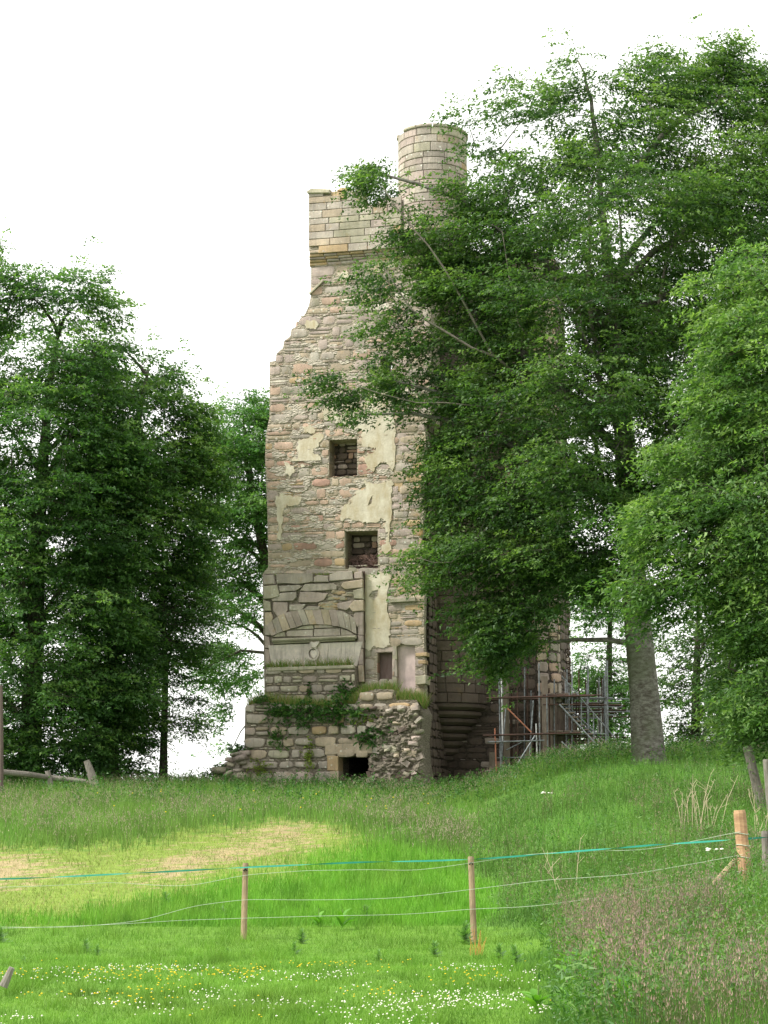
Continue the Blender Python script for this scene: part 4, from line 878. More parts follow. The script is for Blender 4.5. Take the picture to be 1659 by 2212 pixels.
def tree(name, label, trunk, tr_r, polys, Y0, depth, nboughs, spb, nl, mats, seed, size=.13, L=.85, br=(.95, .32), thin=(), group=None, extra=(), limbs=26, tonesh=0, tmat=None, flat=.06, droop=.25, narrow=.55, twigs=True, ymax=None, zlo=.14, shoots=.3, inset=.4):
    """trunk: [(x, y, Y)...] from base up; polys: [(outline, weight)]; crown boughs fill a lens-shaped volume behind the outline"""
    rng = np.random.default_rng(seed); bark = tmat or M_BARK
    TP = [at(*p) for p in trunk]; base = TP[0].copy(); root = thing(name, tuple(base), label, 'tree', group)
    rr = tr_r
    V, Fc = tube_vf(TP, rr, 12, True, .03); a_ = Acc(); a_.add(V, Fc); a_.build('trunk', [bark], root, smooth=True)
    areas = []
    for pg, wt in polys:
        x = np.array([p[0] for p in pg]); yv = np.array([p[1] for p in pg]); areas.append(wt * .5 * abs(np.dot(x, np.roll(yv, 1)) - np.dot(yv, np.roll(x, 1))))
    areas = np.array(areas) / sum(areas); B = []
    for (pg, wt), fr in zip(polys, areas):
        x = np.array([p[0] for p in pg]); yv = np.array([p[1] for p in pg]); k = 0; tgt = max(3, int(nboughs * fr)); tries = 0
        while k < tgt and tries < 200:
            tries += 1
            cx = rng.uniform(x.min(), x.max(), tgt * 3); cy = rng.uniform(yv.min(), yv.max(), tgt * 3)
            ok = in_poly(cx, cy, pg)
            for tp, keep in thin: ok &= ~(in_poly(cx, cy, tp) & (rng.random(cx.shape) > keep))
            cx, cy = cx[ok][:tgt - k], cy[ok][:tgt - k]
            if len(cx) == 0: continue
            e = edge_dist(cx, cy, pg) * Y0 / F; kk = (e > inset) | (rng.random(e.shape) < .25); cx, cy, e = cx[kk], cy[kk], e[kk]; sp = np.minimum(depth, .4 + e * 1.25)
            yy = Y0 + rng.uniform(-1, 1, cx.shape) * sp
            if ymax: yy = np.minimum(yy, ymax)
            for a, b, c, ee in zip(cx, cy, yy, e):
                p = at(a, b, c)
                if p[2] < gz(p[0], p[1]) + .35: continue
                B.append((*p, ee)); k += 1
    B = np.array(B); E = B[:, 3]; B = B[:, :3]
    axis = lambda z: np.array([np.interp(z, [p[2] for p in TP], [p[i] for p in TP]) for i in range(2)])
    out = np.array([[*(b[:2] - axis(b[2])), 0.0] for b in B]); ol = np.linalg.norm(out, axis=1, keepdims=True) + 1e-6; out /= ol
    # sprays round each bough
    nb = len(B); spn = np.clip((spb * (.55 + .45 * np.minimum(E / 1.0, 1.0)) * rng.uniform(.6, 1.3, nb)), 3, None).astype(int); rep = np.repeat(np.arange(nb), spn); n = len(rep)
    off = rng.normal(0, 1, (n, 3)); off[:, :2] *= br[0] * .62; off[:, 2] *= br[1] * .7; small = np.minimum(1, .45 + E[rep] * .5)[:, None]
    off *= small; off[:, 2] -= .12 * (off[:, 0] ** 2 + off[:, 1] ** 2)
    P = B[rep] + off
    # shoots reaching past the outline
    eb = np.where((E < .9) & (rng.random(nb) < shoots))[0]; SPn = []; SPr = []
    for j in eb:
        sc_dir = rng.normal(0, 1, 3); c0 = B.mean(0); o_ = B[j] - c0; o_[1] *= .2; o_ /= np.linalg.norm(o_) + 1e-6; d_ = o_ * 1.0 + sc_dir * .45 + np.array([0, 0, .15]); d_ /= np.linalg.norm(d_); ln_ = rng.uniform(.5, 1.35)
        for q_ in range(3): SPn.append(B[j] + d_ * ln_ * (q_ + 1) / 3 + rng.normal(0, .07, 3)); SPr.append(j)
    if len(eb): P = np.concatenate([P, np.array(SPn)]); off = np.concatenate([off, np.array(SPn) - B[SPr]]); rep = np.concatenate([rep, SPr]); n = len(rep)
    D = out[rep] * 1.0 + off / (np.linalg.norm(off, axis=1, keepdims=True) + .2) * .9 + rng.normal(0, .35, (n, 3)); D[:, 2] = D[:, 2] * .3 - flat
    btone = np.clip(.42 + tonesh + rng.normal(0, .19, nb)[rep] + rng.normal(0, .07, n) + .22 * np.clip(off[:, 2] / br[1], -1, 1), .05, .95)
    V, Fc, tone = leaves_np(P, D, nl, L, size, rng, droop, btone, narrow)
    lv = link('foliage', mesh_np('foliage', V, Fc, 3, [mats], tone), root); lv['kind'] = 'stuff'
    # limbs
    tz = np.array([p[2] for p in TP]); order = np.argsort(-ol[:, 0]); z_lo = TP[0][2] + zlo * (tz[-1] - tz[0])
    mains = []; pick_ = rng.permutation(nb)[:limbs]; tubes = Acc()
    for j in pick_:
        b = B[j]; hz = ol[j, 0]; za = np.clip(b[2] - hz * rng.uniform(.5, 1.0), min(b[2], z_lo), tz[-1] - .2); ax = axis(za); s0 = np.array([ax[0], ax[1], za])
        ln = np.linalg.norm(b - s0); ctl = s0 + (b - s0) * .45 + np.array([0, 0, .12 * ln]) + rng.normal(0, .05 * ln, 3)
        ts = np.linspace(0, 1, 8); path = [(1 - t) ** 2 * s0 + 2 * t * (1 - t) * ctl + t * t * b + rng.normal(0, .025 * ln * t * (1 - t) * 2, 3) for t in ts]; r0 = min(.05 + .014 * ln, rr[0] * .5 if not np.isscalar(rr) else rr * .5)
        V, Fc = tube_vf(path, [r0 * (1 - .85 * t) + .008 for t in ts], 7, True); a_ = Acc(); a_.add(V, Fc); a_.build('limb', [bark], root, smooth=True); mains.append(np.array(path))
    for pts, r0, mt in extra:
        path = [at(*p) for p in pts]; m = len(path); V, Fc = tube_vf(path, [r0 * (1 - .75 * i / (m - 1)) for i in range(m)], 8, True, .03); a_ = Acc(); a_.add(V, Fc); a_.build('limb', [mt], root, smooth=True); mains.append(np.array(path))
    if twigs and mains:
        MP = np.concatenate([m[2:] for m in mains]); order = np.argsort([np.linalg.norm(MP - q_, axis=1).min() for q_ in B])
        for j in order:
            b = B[j]; d = np.linalg.norm(MP - b, axis=1) + .8 * np.maximum(MP[:, 2] - b[2], 0); k = int(np.argmin(d)); s0 = MP[k]; ln = np.linalg.norm(b - s0)
            if ln < .3: continue
            ctl = (s0 + b) / 2 + np.array([0, 0, .1 * ln]) + rng.normal(0, .07 * ln, 3); r0 = .012 + .008 * ln
            path = [(1 - t) ** 2 * s0 + 2 * t * (1 - t) * ctl + t * t * b for t in (0, .3, .65, 1)]; V, Fc = tube_vf(path, [r0, r0 * .8, r0 * .5, .006], 4, False); tubes.add(V, Fc); MP = np.concatenate([MP, np.array(path[1:])])
        nt_ = min(n, 1500); 
        for j in rng.permutation(n)[:nt_]:
            V, Fc = tube_vf([B[rep[j]], (B[rep[j]] + P[j]) / 2 + np.array([0, 0, .03]), P[j] + D[j] * .3 * L / 1.0], [.011, .008, .004], 3, False); tubes.add(V, Fc)
        o = tubes.build('twigs', [bark], root, False); o['kind'] = 'stuff'
    return root

T3P = [([(968, 212), (1010, 236), (1045, 215), (1075, 158), (1110, 150), (1135, 108), (1165, 160), (1205, 170), (1245, 112), (1280, 165), (1330, 150), (1375, 105), (1415, 92), (1450, 130), (1490, 140), (1520, 95), (1565, 82), (1600, 130), (1650, 140), (1690, 110), (1740, 220), (1780, 600), (1780, 1000), (1659, 1000), (1500, 1080), (1420, 1120), (1380, 1250), (1300, 1310), (1240, 1290), (1210, 1340), (1170, 1380), (1120, 1420), (1060, 1440), (1030, 1330), (1060, 1290), (1000, 1270), (960, 1190), (945, 1080), (950, 960), (965, 880), (940, 760), (930, 620), (1000, 540), (1010, 440), (1015, 330), (985, 250)], 1.0),
       ([(775, 365), (800, 340), (838, 362), (850, 400), (880, 425), (930, 440), (960, 400), (985, 330), (1020, 340), (1020, 620), (960, 640), (915, 600), (880, 600), (895, 540), (850, 520), (850, 480), (800, 455), (770, 400)], .85),
       ([(762, 562), (800, 548), (850, 560), (885, 600), (920, 640), (960, 760), (960, 860), (905, 850), (850, 800), (790, 790), (752, 700), (742, 688), (782, 680), (788, 640), (780, 600)], .42),
       ([(700, 818), (735, 806), (790, 830), (860, 775), (960, 780), (965, 900), (900, 905), (850, 895), (800, 930), (775, 905), (712, 868), (702, 850)], .55),
       ([(852, 1232), (905, 1180), (960, 1150), (990, 1170), (985, 1270), (960, 1290), (880, 1290), (860, 1262)], .6),
       ([(975, 1190), (1100, 1300), (1220, 1290), (1180, 1380), (1120, 1450), (1050, 1455), (1012, 1420), (1035, 1350), (1000, 1300)], .8),
       ([(1260, 540), (1440, 540), (1450, 900), (1270, 920)], .5),
       ([(920, 960), (960, 930), (980, 1160), (940, 1200), (925, 1100)], .6)]
limb3 = [([(1292, 985, 58), (1285, 950, 57.8), (1270, 930, 57.6), (1250, 890, 57.4), (1215, 860, 57.2), (1170, 835, 57), (1110, 805, 56.8), (1070, 770, 56.6), (1020, 752, 56.5), (960, 715, 56.5), (925, 695, 56.5), (885, 665, 56.5), (850, 610, 56.5), (825, 570, 56.5)], .13, M_LIMB),
         ([(1110, 805, 56.8), (1060, 760, 56.6), (1000, 650, 56.4), (960, 580, 56.3), (925, 530, 56.2), (880, 480, 56.2), (850, 440, 56.2), (825, 400, 56.2)], .085, M_LIMB),
         ([(1250, 890, 57.4), (1215, 840, 57), (1190, 800, 56.8), (1150, 740, 56.6), (1120, 700, 56.6), (1100, 600, 56.5), (1085, 500, 56.5)], .10, M_LIMB),
         ([(1345, 880, 58), (1280, 720, 57), (1270, 620, 56.6), (1275, 500, 56.5), (1270, 420, 56.5), (1290, 380, 56.5)], .16, M_LIMB),
         ([(1345, 880, 58), (1330, 640, 57), (1345, 560, 56.8), (1340, 480, 56.6), (1330, 400, 56.6)], .15, M_LIMB),
         ([(1345, 880, 58), (1420, 680, 57.4), (1440, 560, 57), (1490, 420, 57), (1510, 300, 57)], .14, M_LIMB),
         ([(1080, 1100, 57), (1060, 1130, 56.8), (1030, 1165, 56.6), (975, 1215, 56.4), (935, 1215, 56.3), (905, 1205, 56.3)], .05, M_LIMB),
         ([(1290, 1000, 58), (1180, 930, 57), (1060, 880, 56.6), (960, 870, 56.4), (900, 870, 56.4), (820, 850, 56.3), (760, 830, 56.3)], .07, M_LIMB)]
limb3 = [(p, r * .55, m) for p, r, m in limb3]
BEECH_KW = dict(zlo=.42)
tree('beech_tree', 'great spreading beech with pale trunk whose leaves hang over the right half of the tower', [(1405, 1690, 58), (1402, 1632, 58), (1392, 1500, 58), (1378, 1340, 58), (1360, 1150, 58), (1345, 880, 58), (1320, 650, 58), (1300, 450, 58), (1290, 330, 58)], [.74, .52, .45, .42, .36, .30, .2, .11, .05],
     T3P, 58, 5.2, 900, 27, 22, L_BEECH, 3, size=.135, br=(.75, .40), inset=.2, shoots=.45, extra=limb3, limbs=24, ymax=63.6, **BEECH_KW,
     thin=[([(1200, 500), (1380, 490), (1390, 570), (1300, 600), (1200, 560)], .6), ([(990, 140), (1300, 120), (1300, 300), (1000, 420)], .4), ([(1300, 90), (1480, 90), (1480, 200), (1350, 200)], .7), ([(1180, 640), (1300, 700), (1330, 860), (1240, 860)], .6), ([(1180, 1000), (1300, 1000), (1320, 1250), (1230, 1250)], .8)])
T4P = [([(1790, 500), (1700, 545), (1640, 540), (1590, 532), (1560, 545), (1545, 605), (1485, 605), (1482, 650), (1500, 690), (1470, 740), (1455, 800), (1440, 860), (1440, 905), (1352, 912), (1350, 950), (1345, 1000), (1380, 1050), (1325, 1068), (1312, 1110), (1325, 1180), (1320, 1240), (1345, 1290), (1400, 1330), (1480, 1330), (1520, 1420), (1480, 1500), (1520, 1580), (1600, 1625), (1700, 1640), (1790, 1650)], 1.0),
       ([(1290, 1258), (1335, 1235), (1420, 1260), (1440, 1330), (1385, 1345), (1340, 1330)], .9)]
T4P = [([(x + (62 if x < 1600 else 20) * (1 if y > 700 else .4), y) for x, y in pg], wt) for pg, wt in T4P]
tree('ash_tree', 'bright green ash tree filling the right edge in front of the dark beech', [(1800, 1800, 46), (1795, 1500, 46), (1780, 1100, 46), (1770, 700, 46), (1765, 560, 46)], [.35, .3, .24, .12, .05], T4P, 46, 2.5, 430, 20, 22, L_ASH, 5, size=.15, L=.8, tonesh=.06, tmat=M_DBARK, narrow=.4, limbs=22, inset=.45,  droop=.45, br=(.5, .3),
     thin=[([(1440, 1150), (1560, 1150), (1560, 1330), (1440, 1330)], .45), ([(1440, 1330), (1600, 1330), (1640, 1640), (1440, 1640)], .55), ([(1500, 900), (1600, 900), (1600, 1050), (1500, 1050)], .6)])
tree('dark_beech_tree', 'tall dark beech at the left edge with layered drooping leaves', [(60, 1720, 66), (70, 1500, 66), (85, 1100, 66), (105, 850, 66), (130, 690, 66)], [.45, .36, .26, .12, .04],
     [([(-170, 560), (-110, 500), (-20, 520), (30, 545), (60, 575), (120, 582), (170, 565), (215, 580), (248, 572), (252, 590), (225, 640), (250, 690), (270, 730), (262, 790), (300, 900), (330, 1100), (300, 1300), (330, 1500), (250, 1640), (200, 1700), (-170, 1720)], 1.0)],
     65, 4.2, 470, 27, 22, L_LEFT, 11, size=.15, br=(.8, .42), limbs=34, tmat=M_DBARK, thin=[([(180, 590), (280, 560), (280, 760), (200, 760)], .55), ([(0, 700), (130, 700), (130, 820), (0, 820)], .5), ([(100, 1180), (300, 1200), (280, 1330), (100, 1300)], .6), ([(200, 1600), (330, 1600), (330, 1700), (200, 1700)], .35)])
tree('dark_beech_tree', 'rounded dark beech between the tall left tree and the gap beside the tower', [(232, 1710, 67), (240, 1500, 67), (270, 1150, 67), (300, 900, 67), (320, 800, 67)], [.4, .34, .26, .12, .05],
     [([(220, 740), (270, 752), (330, 768), (372, 775), (400, 812), (378, 845), (410, 872), (440, 890), (438, 940), (470, 985), (455, 1040), (448, 1100), (452, 1160), (420, 1240), (380, 1300), (330, 1330), (300, 1500), (310, 1640), (220, 1690), (150, 1500), (150, 900)], 1.0)],
     67, 3.6, 260, 26, 22, L_LEFT, 12, size=.15, br=(.8, .42), limbs=24, tmat=M_DBARK, thin=[([(260, 1250), (400, 1250), (400, 1320), (260, 1350)], .5)])
tree('slender_tree', 'slender dark tree with a bare stem and drooping skirts left of the tower', [(352, 1700, 68), (354, 1600, 68), (358, 1450, 68), (352, 1300, 68), (350, 1180, 68)], [.17, .13, .11, .08, .03],
     [([(310, 1180), (400, 1150), (440, 1260), (452, 1380), (430, 1440), (380, 1480), (320, 1500), (290, 1400)], 1.0), ([(300, 1480), (360, 1460), (420, 1540), (445, 1590), (450, 1640), (410, 1610), (370, 1600), (330, 1640), (280, 1650)], .55), ([(270, 1640), (450, 1655), (460, 1690), (270, 1700)], .6)],
     68, 1.6, 110, 22, 20, L_LEFT, 13, size=.12, limbs=14, tmat=M_DBARK, tonesh=-.08)
tree('pale_green_tree', 'pale green tree behind the left side of the tower with a dark leaning stem', [(640, 1720, 80), (606, 1450, 80), (578, 1230, 80), (560, 1150, 80), (545, 1090, 80), (530, 980, 80), (525, 900, 80)], [.3, .26, .22, .18, .13, .08, .03],
     [([(455, 960), (475, 885), (505, 852), (560, 852), (600, 880), (640, 960), (650, 1200), (585, 1200), (560, 1160), (520, 1140), (470, 1160), (440, 1100)], 1.0), ([(440, 1120), (580, 1130), (590, 1260), (500, 1250), (440, 1200)], .5), ([(430, 1180), (500, 1180), (560, 1250), (590, 1290), (580, 1380), (500, 1390), (440, 1330)], .42), ([(430, 1400), (470, 1360), (590, 1400), (590, 1480), (520, 1500), (490, 1570), (530, 1600), (490, 1640), (480, 1560), (440, 1480)], .36)],
     80, 3, 220, 24, 20, L_BACK, 14, size=.15, limbs=18, tmat=M_DBARK,
     extra=[([(606, 1450, 80), (570, 1410, 79), (520, 1405, 78), (470, 1430, 78), (445, 1440, 78)], .09, M_DBARK), ([(578, 1230, 80), (540, 1240, 79), (500, 1235, 79), (470, 1250, 79)], .05, M_DBARK), ([(610, 1480, 80), (560, 1530, 79), (520, 1580, 78), (500, 1620, 78)], .05, M_DBARK)])
for i, (xb, pg, nb_, lab, Yb) in enumerate(((1310, [(1225, 1190), (1300, 1180), (1345, 1290), (1375, 1350), (1370, 1640), (1255, 1650), (1235, 1500), (1250, 1380)], 75, 'green tree seen behind the scaffolding between the tower and the beech trunk', 84),
                                   (1500, [(1430, 1290), (1520, 1250), (1660, 1300), (1680, 1640), (1440, 1650), (1430, 1500)], 85, 'dark green tree low behind the beech trunk on its right', 78),
                                   (1640, [(1560, 1450), (1760, 1400), (1780, 1680), (1540, 1690)], 40, 'low tree behind the leaning posts at far right', 66))):
    tree('background_tree', lab, [(xb, 1710, Yb), (xb + 4, 1500, Yb), (xb + 8, 1350, Yb), (xb + 10, 1280, Yb)], [.22, .18, .1, .03], [(pg, 1.0)], Yb, 2.4, int(nb_ * 1.3), 20, 18, L_BACK if i == 0 else L_BEECH, 20 + i, size=.16, limbs=10, tmat=M_DBARK, group='trees behind the tower and beech', thin=[([(1265, 1340), (1350, 1330), (1350, 1430), (1280, 1440)], .25), ([(1450, 1380), (1500, 1380), (1500, 1480), (1450, 1480)], .3)])
# ------------------------------------------------------------------ plants on the walls
def bush(name, label, cat, c, r, nsp, nl, mat, size, seed, group=None, tone=0, droop=.4, narrow=.5):
    rng = np.random.default_rng(seed); off = rng.normal(0, .42, (nsp, 3)) * np.array(r); P = c + off; D = off + rng.normal(0, .25, (nsp, 3)) + np.array([0, -.25, .1])
    V, Fc, tn = leaves_np(P, D, nl, min(r) * .8, size, rng, droop, np.clip(.45 + tone + rng.normal(0, .14, nsp), 0, 1), narrow); st = Acc()
    root = thing(name, tuple(c), label, cat, group); o = link('leaves', mesh_np('leaves', V, Fc, 3, [mat], tn), root); o['kind'] = 'stuff'
    for j in range(min(nsp, 14)): a, b = tube_vf([c - np.array([0, 0, r[2] * .5]), (c + P[j]) / 2, P[j]], [.012, .009, .004], 3, False); st.add(a, b)
    st.build('stems', [M_TWIG], root, False)['kind'] = 'stuff'; return root
def wp(x, y, s, rx, rz, n, mat=None, size=.09, lab='', seed=0, tone=0, name='wall_plant', cat='wall plant', nl=16):
    c = s.W(*s.pt(x, y, .15), .15); return bush(name, lab, cat, c, (rx * 1.3, .25, rz * 1.25), int(n * 1.9), nl, mat or L_PLANT, size, seed, None, tone)
wp(827, 1583, WC, .50, .62, 110, lab='dark leafy bush growing from the wall above the low doorway', seed=1, tone=-.15, size=.11)
wp(795, 1597, WC, .42, .16, 22, lab='leafy sprig reaching left over the door lintel', seed=2, tone=-.1, size=.11)
wp(655, 1542, WC, .5, .40, 75, lab='dense green plant on the ledge under the carved shield', seed=3, tone=-.1)
wp(705, 1536, WC, .6, .24, 60, lab='green growth trailing along the ledge right of the dense plant', seed=4)
wp(748, 1492, WB, .36, .24, 40, lab='green plant on the ledge end beside the foot of the shadow line', seed=5, tone=-.1)
wp(738, 1512, WC, .28, .26, 22, lab='green plant hanging just below the ledge end', seed=6, tone=-.1)
wp(600, 1535, WC, .35, .30, 30, lab='mossy plant on the left of the broken wall top', seed=7, tone=-.15)
wp(565, 1510, WC, .22, .16, 22, lab='grassy tuft on the left corner of the wall top', seed=8, tone=.05, size=.07)
wp(600, 1595, WC, .28, .28, 26, lab='yellow green tuft on the face of the low wall at left', seed=9, tone=.1)
wp(668, 1625, WC, .14, .48, 32, L_IVY, .07, 'strip of yellow ivy climbing the low wall left of the doorway', 10)
wp(560, 1660, WC, .35, .3, 30, L_IVY, .07, 'yellow green ivy low on the left foot of the wall', 11, -.2)
wp(515, 1618, WC, .3, .2, 28, lab='green tuft on the lowest broken step of the wall', seed=12, tone=-.1)
wp(790, 1555, WC, .5, .14, 26, L_IVY, .06, 'yellowish growth on the wall right of centre', 13, -.3)
wp(730, 1552, WC, .3, .28, 26, lab='hanging brownish green plant on the middle of the low wall', seed=14, tone=-.1)
wp(770, 1724, WC, .45, .42, 40, lab='green plant growing in the low doorway', seed=15)
wp(665, 1490, WB, .10, .30, 14, lab='thin stem of leaves up the face below the shield', seed=16, tone=-.15, size=.07)
wp(612, 1536, WC, .3, .2, 34, lab='olive green tuft on the wall top left of the dense plant', seed=17, tone=.1)
wp(770, 1540, WC, .35, .2, 36, lab='green fringe on the wall top right of centre', seed=18, tone=.05)
wp(480, 1668, WC, .4, .25, 40, lab='brownish green plants over the fallen stones at far left of the wall', seed=19, tone=-.05)
def tufts(pts, surf, d, name, label, h=(.16, .42), n=900, seed=1):
    rng = np.random.default_rng(seed); k = rng.integers(0, len(pts) - 1, n); t = rng.random(n); V = []; C = []
    for i in range(n):
        (x0, y0), (x1, y1) = pts[k[i]], pts[k[i] + 1]; u, v = surf.pt(x0 + (x1 - x0) * t[i], y0 + (y1 - y0) * t[i]); p = surf.W(u, v - .04, d * rng.random()); hh = rng.uniform(*h); l = rng.normal(0, .4, 2) * hh
        V += [p - A.U * .01, p + A.U * .01, p + A.U * l[0] + A.N * (abs(l[1])) + np.array([0, 0, hh])]; c = np.array(random.choice(((.10, .2, .03), (.16, .25, .05), (.28, .24, .09)))) * rng.uniform(.8, 1.2); C += [c * .9, c * .9, c * 1.25]
    o = link(name, mesh_np(name, V, np.arange(3 * n).reshape(-1, 3), 3, [M_GRASS], np.array(C))); tag(o, label, 'grass', None, 'stuff')
tufts([(578, 1446), (620, 1443), (700, 1440), (762, 1437)], WB, .1, 'ledge_grass', 'short grass on the ledge under the carved shield', n=700)
tufts([(845, 1512), (875, 1508), (905, 1514), (915, 1528)], WC, -.6, 'ledge_grass', 'bright grass on the broken wall top below the pink door', (.2, .5), 900, 3)
tufts([(535, 1526), (568, 1516), (640, 1524), (700, 1531), (765, 1520), (790, 1496), (850, 1490)], WC, -.8, 'ledge_grass', 'grass along the top of the low ruined wall', (.18, .5), 3200, 3)
tufts([(590, 1240), (700, 1239), (780, 1236)], FB, -.1, 'ledge_grass', 'thin moss and grass on the ledge above the fireplace', (.05, .12), 250, 4)

# ------------------------------------------------------------------ grass and meadow
def blades(name, label, X, Y, H, Wd, C, lean, rng, cat='grass', base=.55, mat=None, fx=1.0):
    n = len(X); Z = gz(X, Y); th = rng.uniform(0, math.pi, n); la = rng.uniform(0, 2 * math.pi, n); lm = np.abs(rng.normal(0, lean, n)) * H
    P = np.stack([X, Y, Z - .02], -1); s = np.stack([np.cos(th) * Wd / 2, np.sin(th) * Wd / 2 * .5, np.zeros(n)], -1); tip = P + np.stack([np.cos(la) * lm, np.sin(la) * lm, H], -1)
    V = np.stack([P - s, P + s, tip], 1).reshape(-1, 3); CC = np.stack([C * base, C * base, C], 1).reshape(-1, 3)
    o = link(name, mesh_np(name, V, np.arange(3 * n).reshape(-1, 3), 3, [mat or M_GRASS], CC)); return tag(o, label, cat, None, 'stuff')
def sample(n, y0, y1, rng, power=1.0, mar=.30):
    # denser near the camera; spread past both sides of the view
    t = rng.random(n); Y = (y0 ** (1 - power) + t * (y1 ** (1 - power) - y0 ** (1 - power))) ** (1 / (1 - power)) if power != 1 else y0 * (y1 / y0) ** t
    X = rng.uniform(-1, 1, n) * (Y * (.2045 + .03) + 2.6); return X, Y
rng = np.random.default_rng(99)
def vary(c, n, s=.18): return np.clip(np.array(c) * (1 + rng.normal(0, s, (n, 1))) * (1 + rng.normal(0, .06, (n, 3))), .004, .9)
def colz(X, Y, z):
    base = np.array([ZCOL[k] for k in range(6)])[z]; f = fbm(X * .45, Y * .22, 5)[:, None]; f2 = fbm(X * 1.7, Y * .8, 6)[:, None]
    yel = np.clip((f - .5) * 2.2, 0, 1); base = base * (1 - .5 * yel) + np.array([.19, .26, .05]) * .5 * yel
    f3 = fbm(X * 4.5, Y * 2.2, 7)[:, None]; return base * (.40 + .75 * f2 + .45 * f3) * (np.array([1, 1, 1]) + (f3 - .5) * np.array([.3, 0, .1]))
# lawn
X, Y = sample(300000, 14.5, 36, rng, 1.3); z = zone(X, Y); m = (z == 0) | ((z == 3) & (Y < 36)); X, Y = X[m], Y[m]; n = len(X)
pf = fbm(X * 2.6, Y * 1.3, 31); H = rng.uniform(.035, .085, n) * (1 + 3.2 * np.clip(pf - .5, 0, 1) * 2) * (1 + .35 * np.clip((Y - 27) / 6, 0, 1))
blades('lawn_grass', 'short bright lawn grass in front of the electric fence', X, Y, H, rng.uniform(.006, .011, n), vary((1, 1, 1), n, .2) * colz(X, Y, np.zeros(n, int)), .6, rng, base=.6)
# meadow beyond the fence
X, Y = sample(250000, 31, 66, rng, 1.2); z = zone(X, Y)
for zz_, nm, lab, hr, wd_, ln_ in ((1, 'mown_grass', 'pale mown strip crossing the slope', (.04, .12), (.012, .02), .8), (2, 'dry_grass', 'dry straw coloured cut grass lying on the slope', (.03, .09), (.012, .02), 1.2), (3, 'meadow_grass', 'mid height green meadow grass on the slope', (.14, .34), (.012, .02), .35), (4, 'tall_grass', 'tall seeding grass below the tower', (.26, .52), (.013, .022), .3)):
    m = z == zz_; x_, y_ = X[m], Y[m]; n = len(x_)
    if n: 
        cz = colz(x_, y_, np.full(n, zz_)); 
        if zz_ == 2: g = rng.random(n) < .35; cz[g] = np.array([.16, .28, .05])
        if zz_ == 1: g = rng.random(n) < .18; cz[g] = np.array([.42, .36, .17])
        hh = rng.uniform(*hr, n) * (.7 + .6 * fbm(x_ * .8, y_ * .5, 8)); 
        if zz_ == 4: fd = np.clip((proj(np.stack([x_, y_, gz(x_, y_)], -1))[1] - 1700) / 120, .25, 1); hh *= (.75 + .35 * (1 - fd)) * np.where(x_ < -4, 1.25, 1)
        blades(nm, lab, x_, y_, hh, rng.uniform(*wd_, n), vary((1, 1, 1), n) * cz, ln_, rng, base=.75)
# purple-brown seed heads over the tall grass
def heads(name, label, X, Y, H, C, hl, hw, rng, stem=(.10, .14, .04), cat='grass', nsub=3):
    n = len(X); Z = gz(X, Y); la = rng.uniform(0, 2 * math.pi, n); lm = np.abs(rng.normal(0, .2, n)) * H; base = np.stack([X, Y, Z], -1); tip = base + np.stack([np.cos(la) * lm, np.sin(la) * lm, H], -1)
    s = np.array([.004, 0, 0]); V = [np.stack([base - s, base + s, tip], 1)]; CC = [np.broadcast_to(np.array(stem), (n, 3, 3))]
    d = (tip - base) / H[:, None]
    for k in range(nsub):
        c = tip - d * (rng.uniform(0, hl, n))[:, None] + rng.normal(0, hw * .8, (n, 3)) * np.array([1, 1, .4]); a = rng.normal(0, 1, (n, 3)); a /= np.linalg.norm(a, axis=1, keepdims=True); b = rng.normal(0, 1, (n, 3)); b /= np.linalg.norm(b, axis=1, keepdims=True)
        sz = (hw * rng.uniform(.5, 1.2, n))[:, None]; a[:, 2] *= .3; V.append(np.stack([c - a * sz * .3, c + a * sz * .3, c + d * sz * 1.7 + b * sz * .5], 1)); CC.append(np.repeat((C * rng.uniform(.7, 1.3, (n, 1)))[:, None], 3, 1))
    V = np.concatenate(V).reshape(-1, 3); CC = np.concatenate(CC).reshape(-1, 3)
    o = link(name, mesh_np(name, V, np.arange(len(V)).reshape(-1, 3), 3, [M_GRASS], CC)); return tag(o, label, cat, None, 'stuff')
X, Y = sample(80000, 40, 66, rng, .9); z = zone(X, Y); m = (z == 4) & (rng.random(len(X)) < np.clip(.25 + 2 * (fbm(X * .4, Y * .3, 41) - .4), 0, 1)); X, Y = X[m], Y[m]; n = len(X)
heads('seed_heads', 'purplish brown seed heads over the tall grass below the tower', X, Y, rng.uniform(.32, .62, n), np.array([.42, .33, .26]) * np.ones((n, 3)), .14, .024, rng, nsub=4)
# right bank: rank weeds
X, Y = sample(240000, 13.5, 57, rng, 1.35); X = np.abs(X) ; z = zone(X, Y); m = z == 5; X, Y = X[m], Y[m]; n = len(X)
hf = np.clip(.3 + .75 * bank_edge(X, Y), .3, 1); clump = fbm(X * 1.3, Y * .9, 51) * hf; near = np.clip((40 - Y) / 20, 0, 1)
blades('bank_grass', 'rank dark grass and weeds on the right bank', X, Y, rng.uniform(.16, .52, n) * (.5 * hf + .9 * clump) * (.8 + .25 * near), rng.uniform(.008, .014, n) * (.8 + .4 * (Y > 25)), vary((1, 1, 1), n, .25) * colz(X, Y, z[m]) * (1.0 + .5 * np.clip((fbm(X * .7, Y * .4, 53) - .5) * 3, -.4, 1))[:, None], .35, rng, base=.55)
X, Y = sample(44000, 13.5, 50, rng, 1.3); X = np.abs(X); z = zone(X, Y); dens = np.clip((fbm(X * .8, Y * .35, 61) - .47) * 6, .03, 1) * np.where(Y < 27, 1, .55); m = (z == 5) & (bank_edge(X, Y) > .35) & (rng.random(len(X)) < dens); X, Y = X[m], Y[m]; n = len(X)
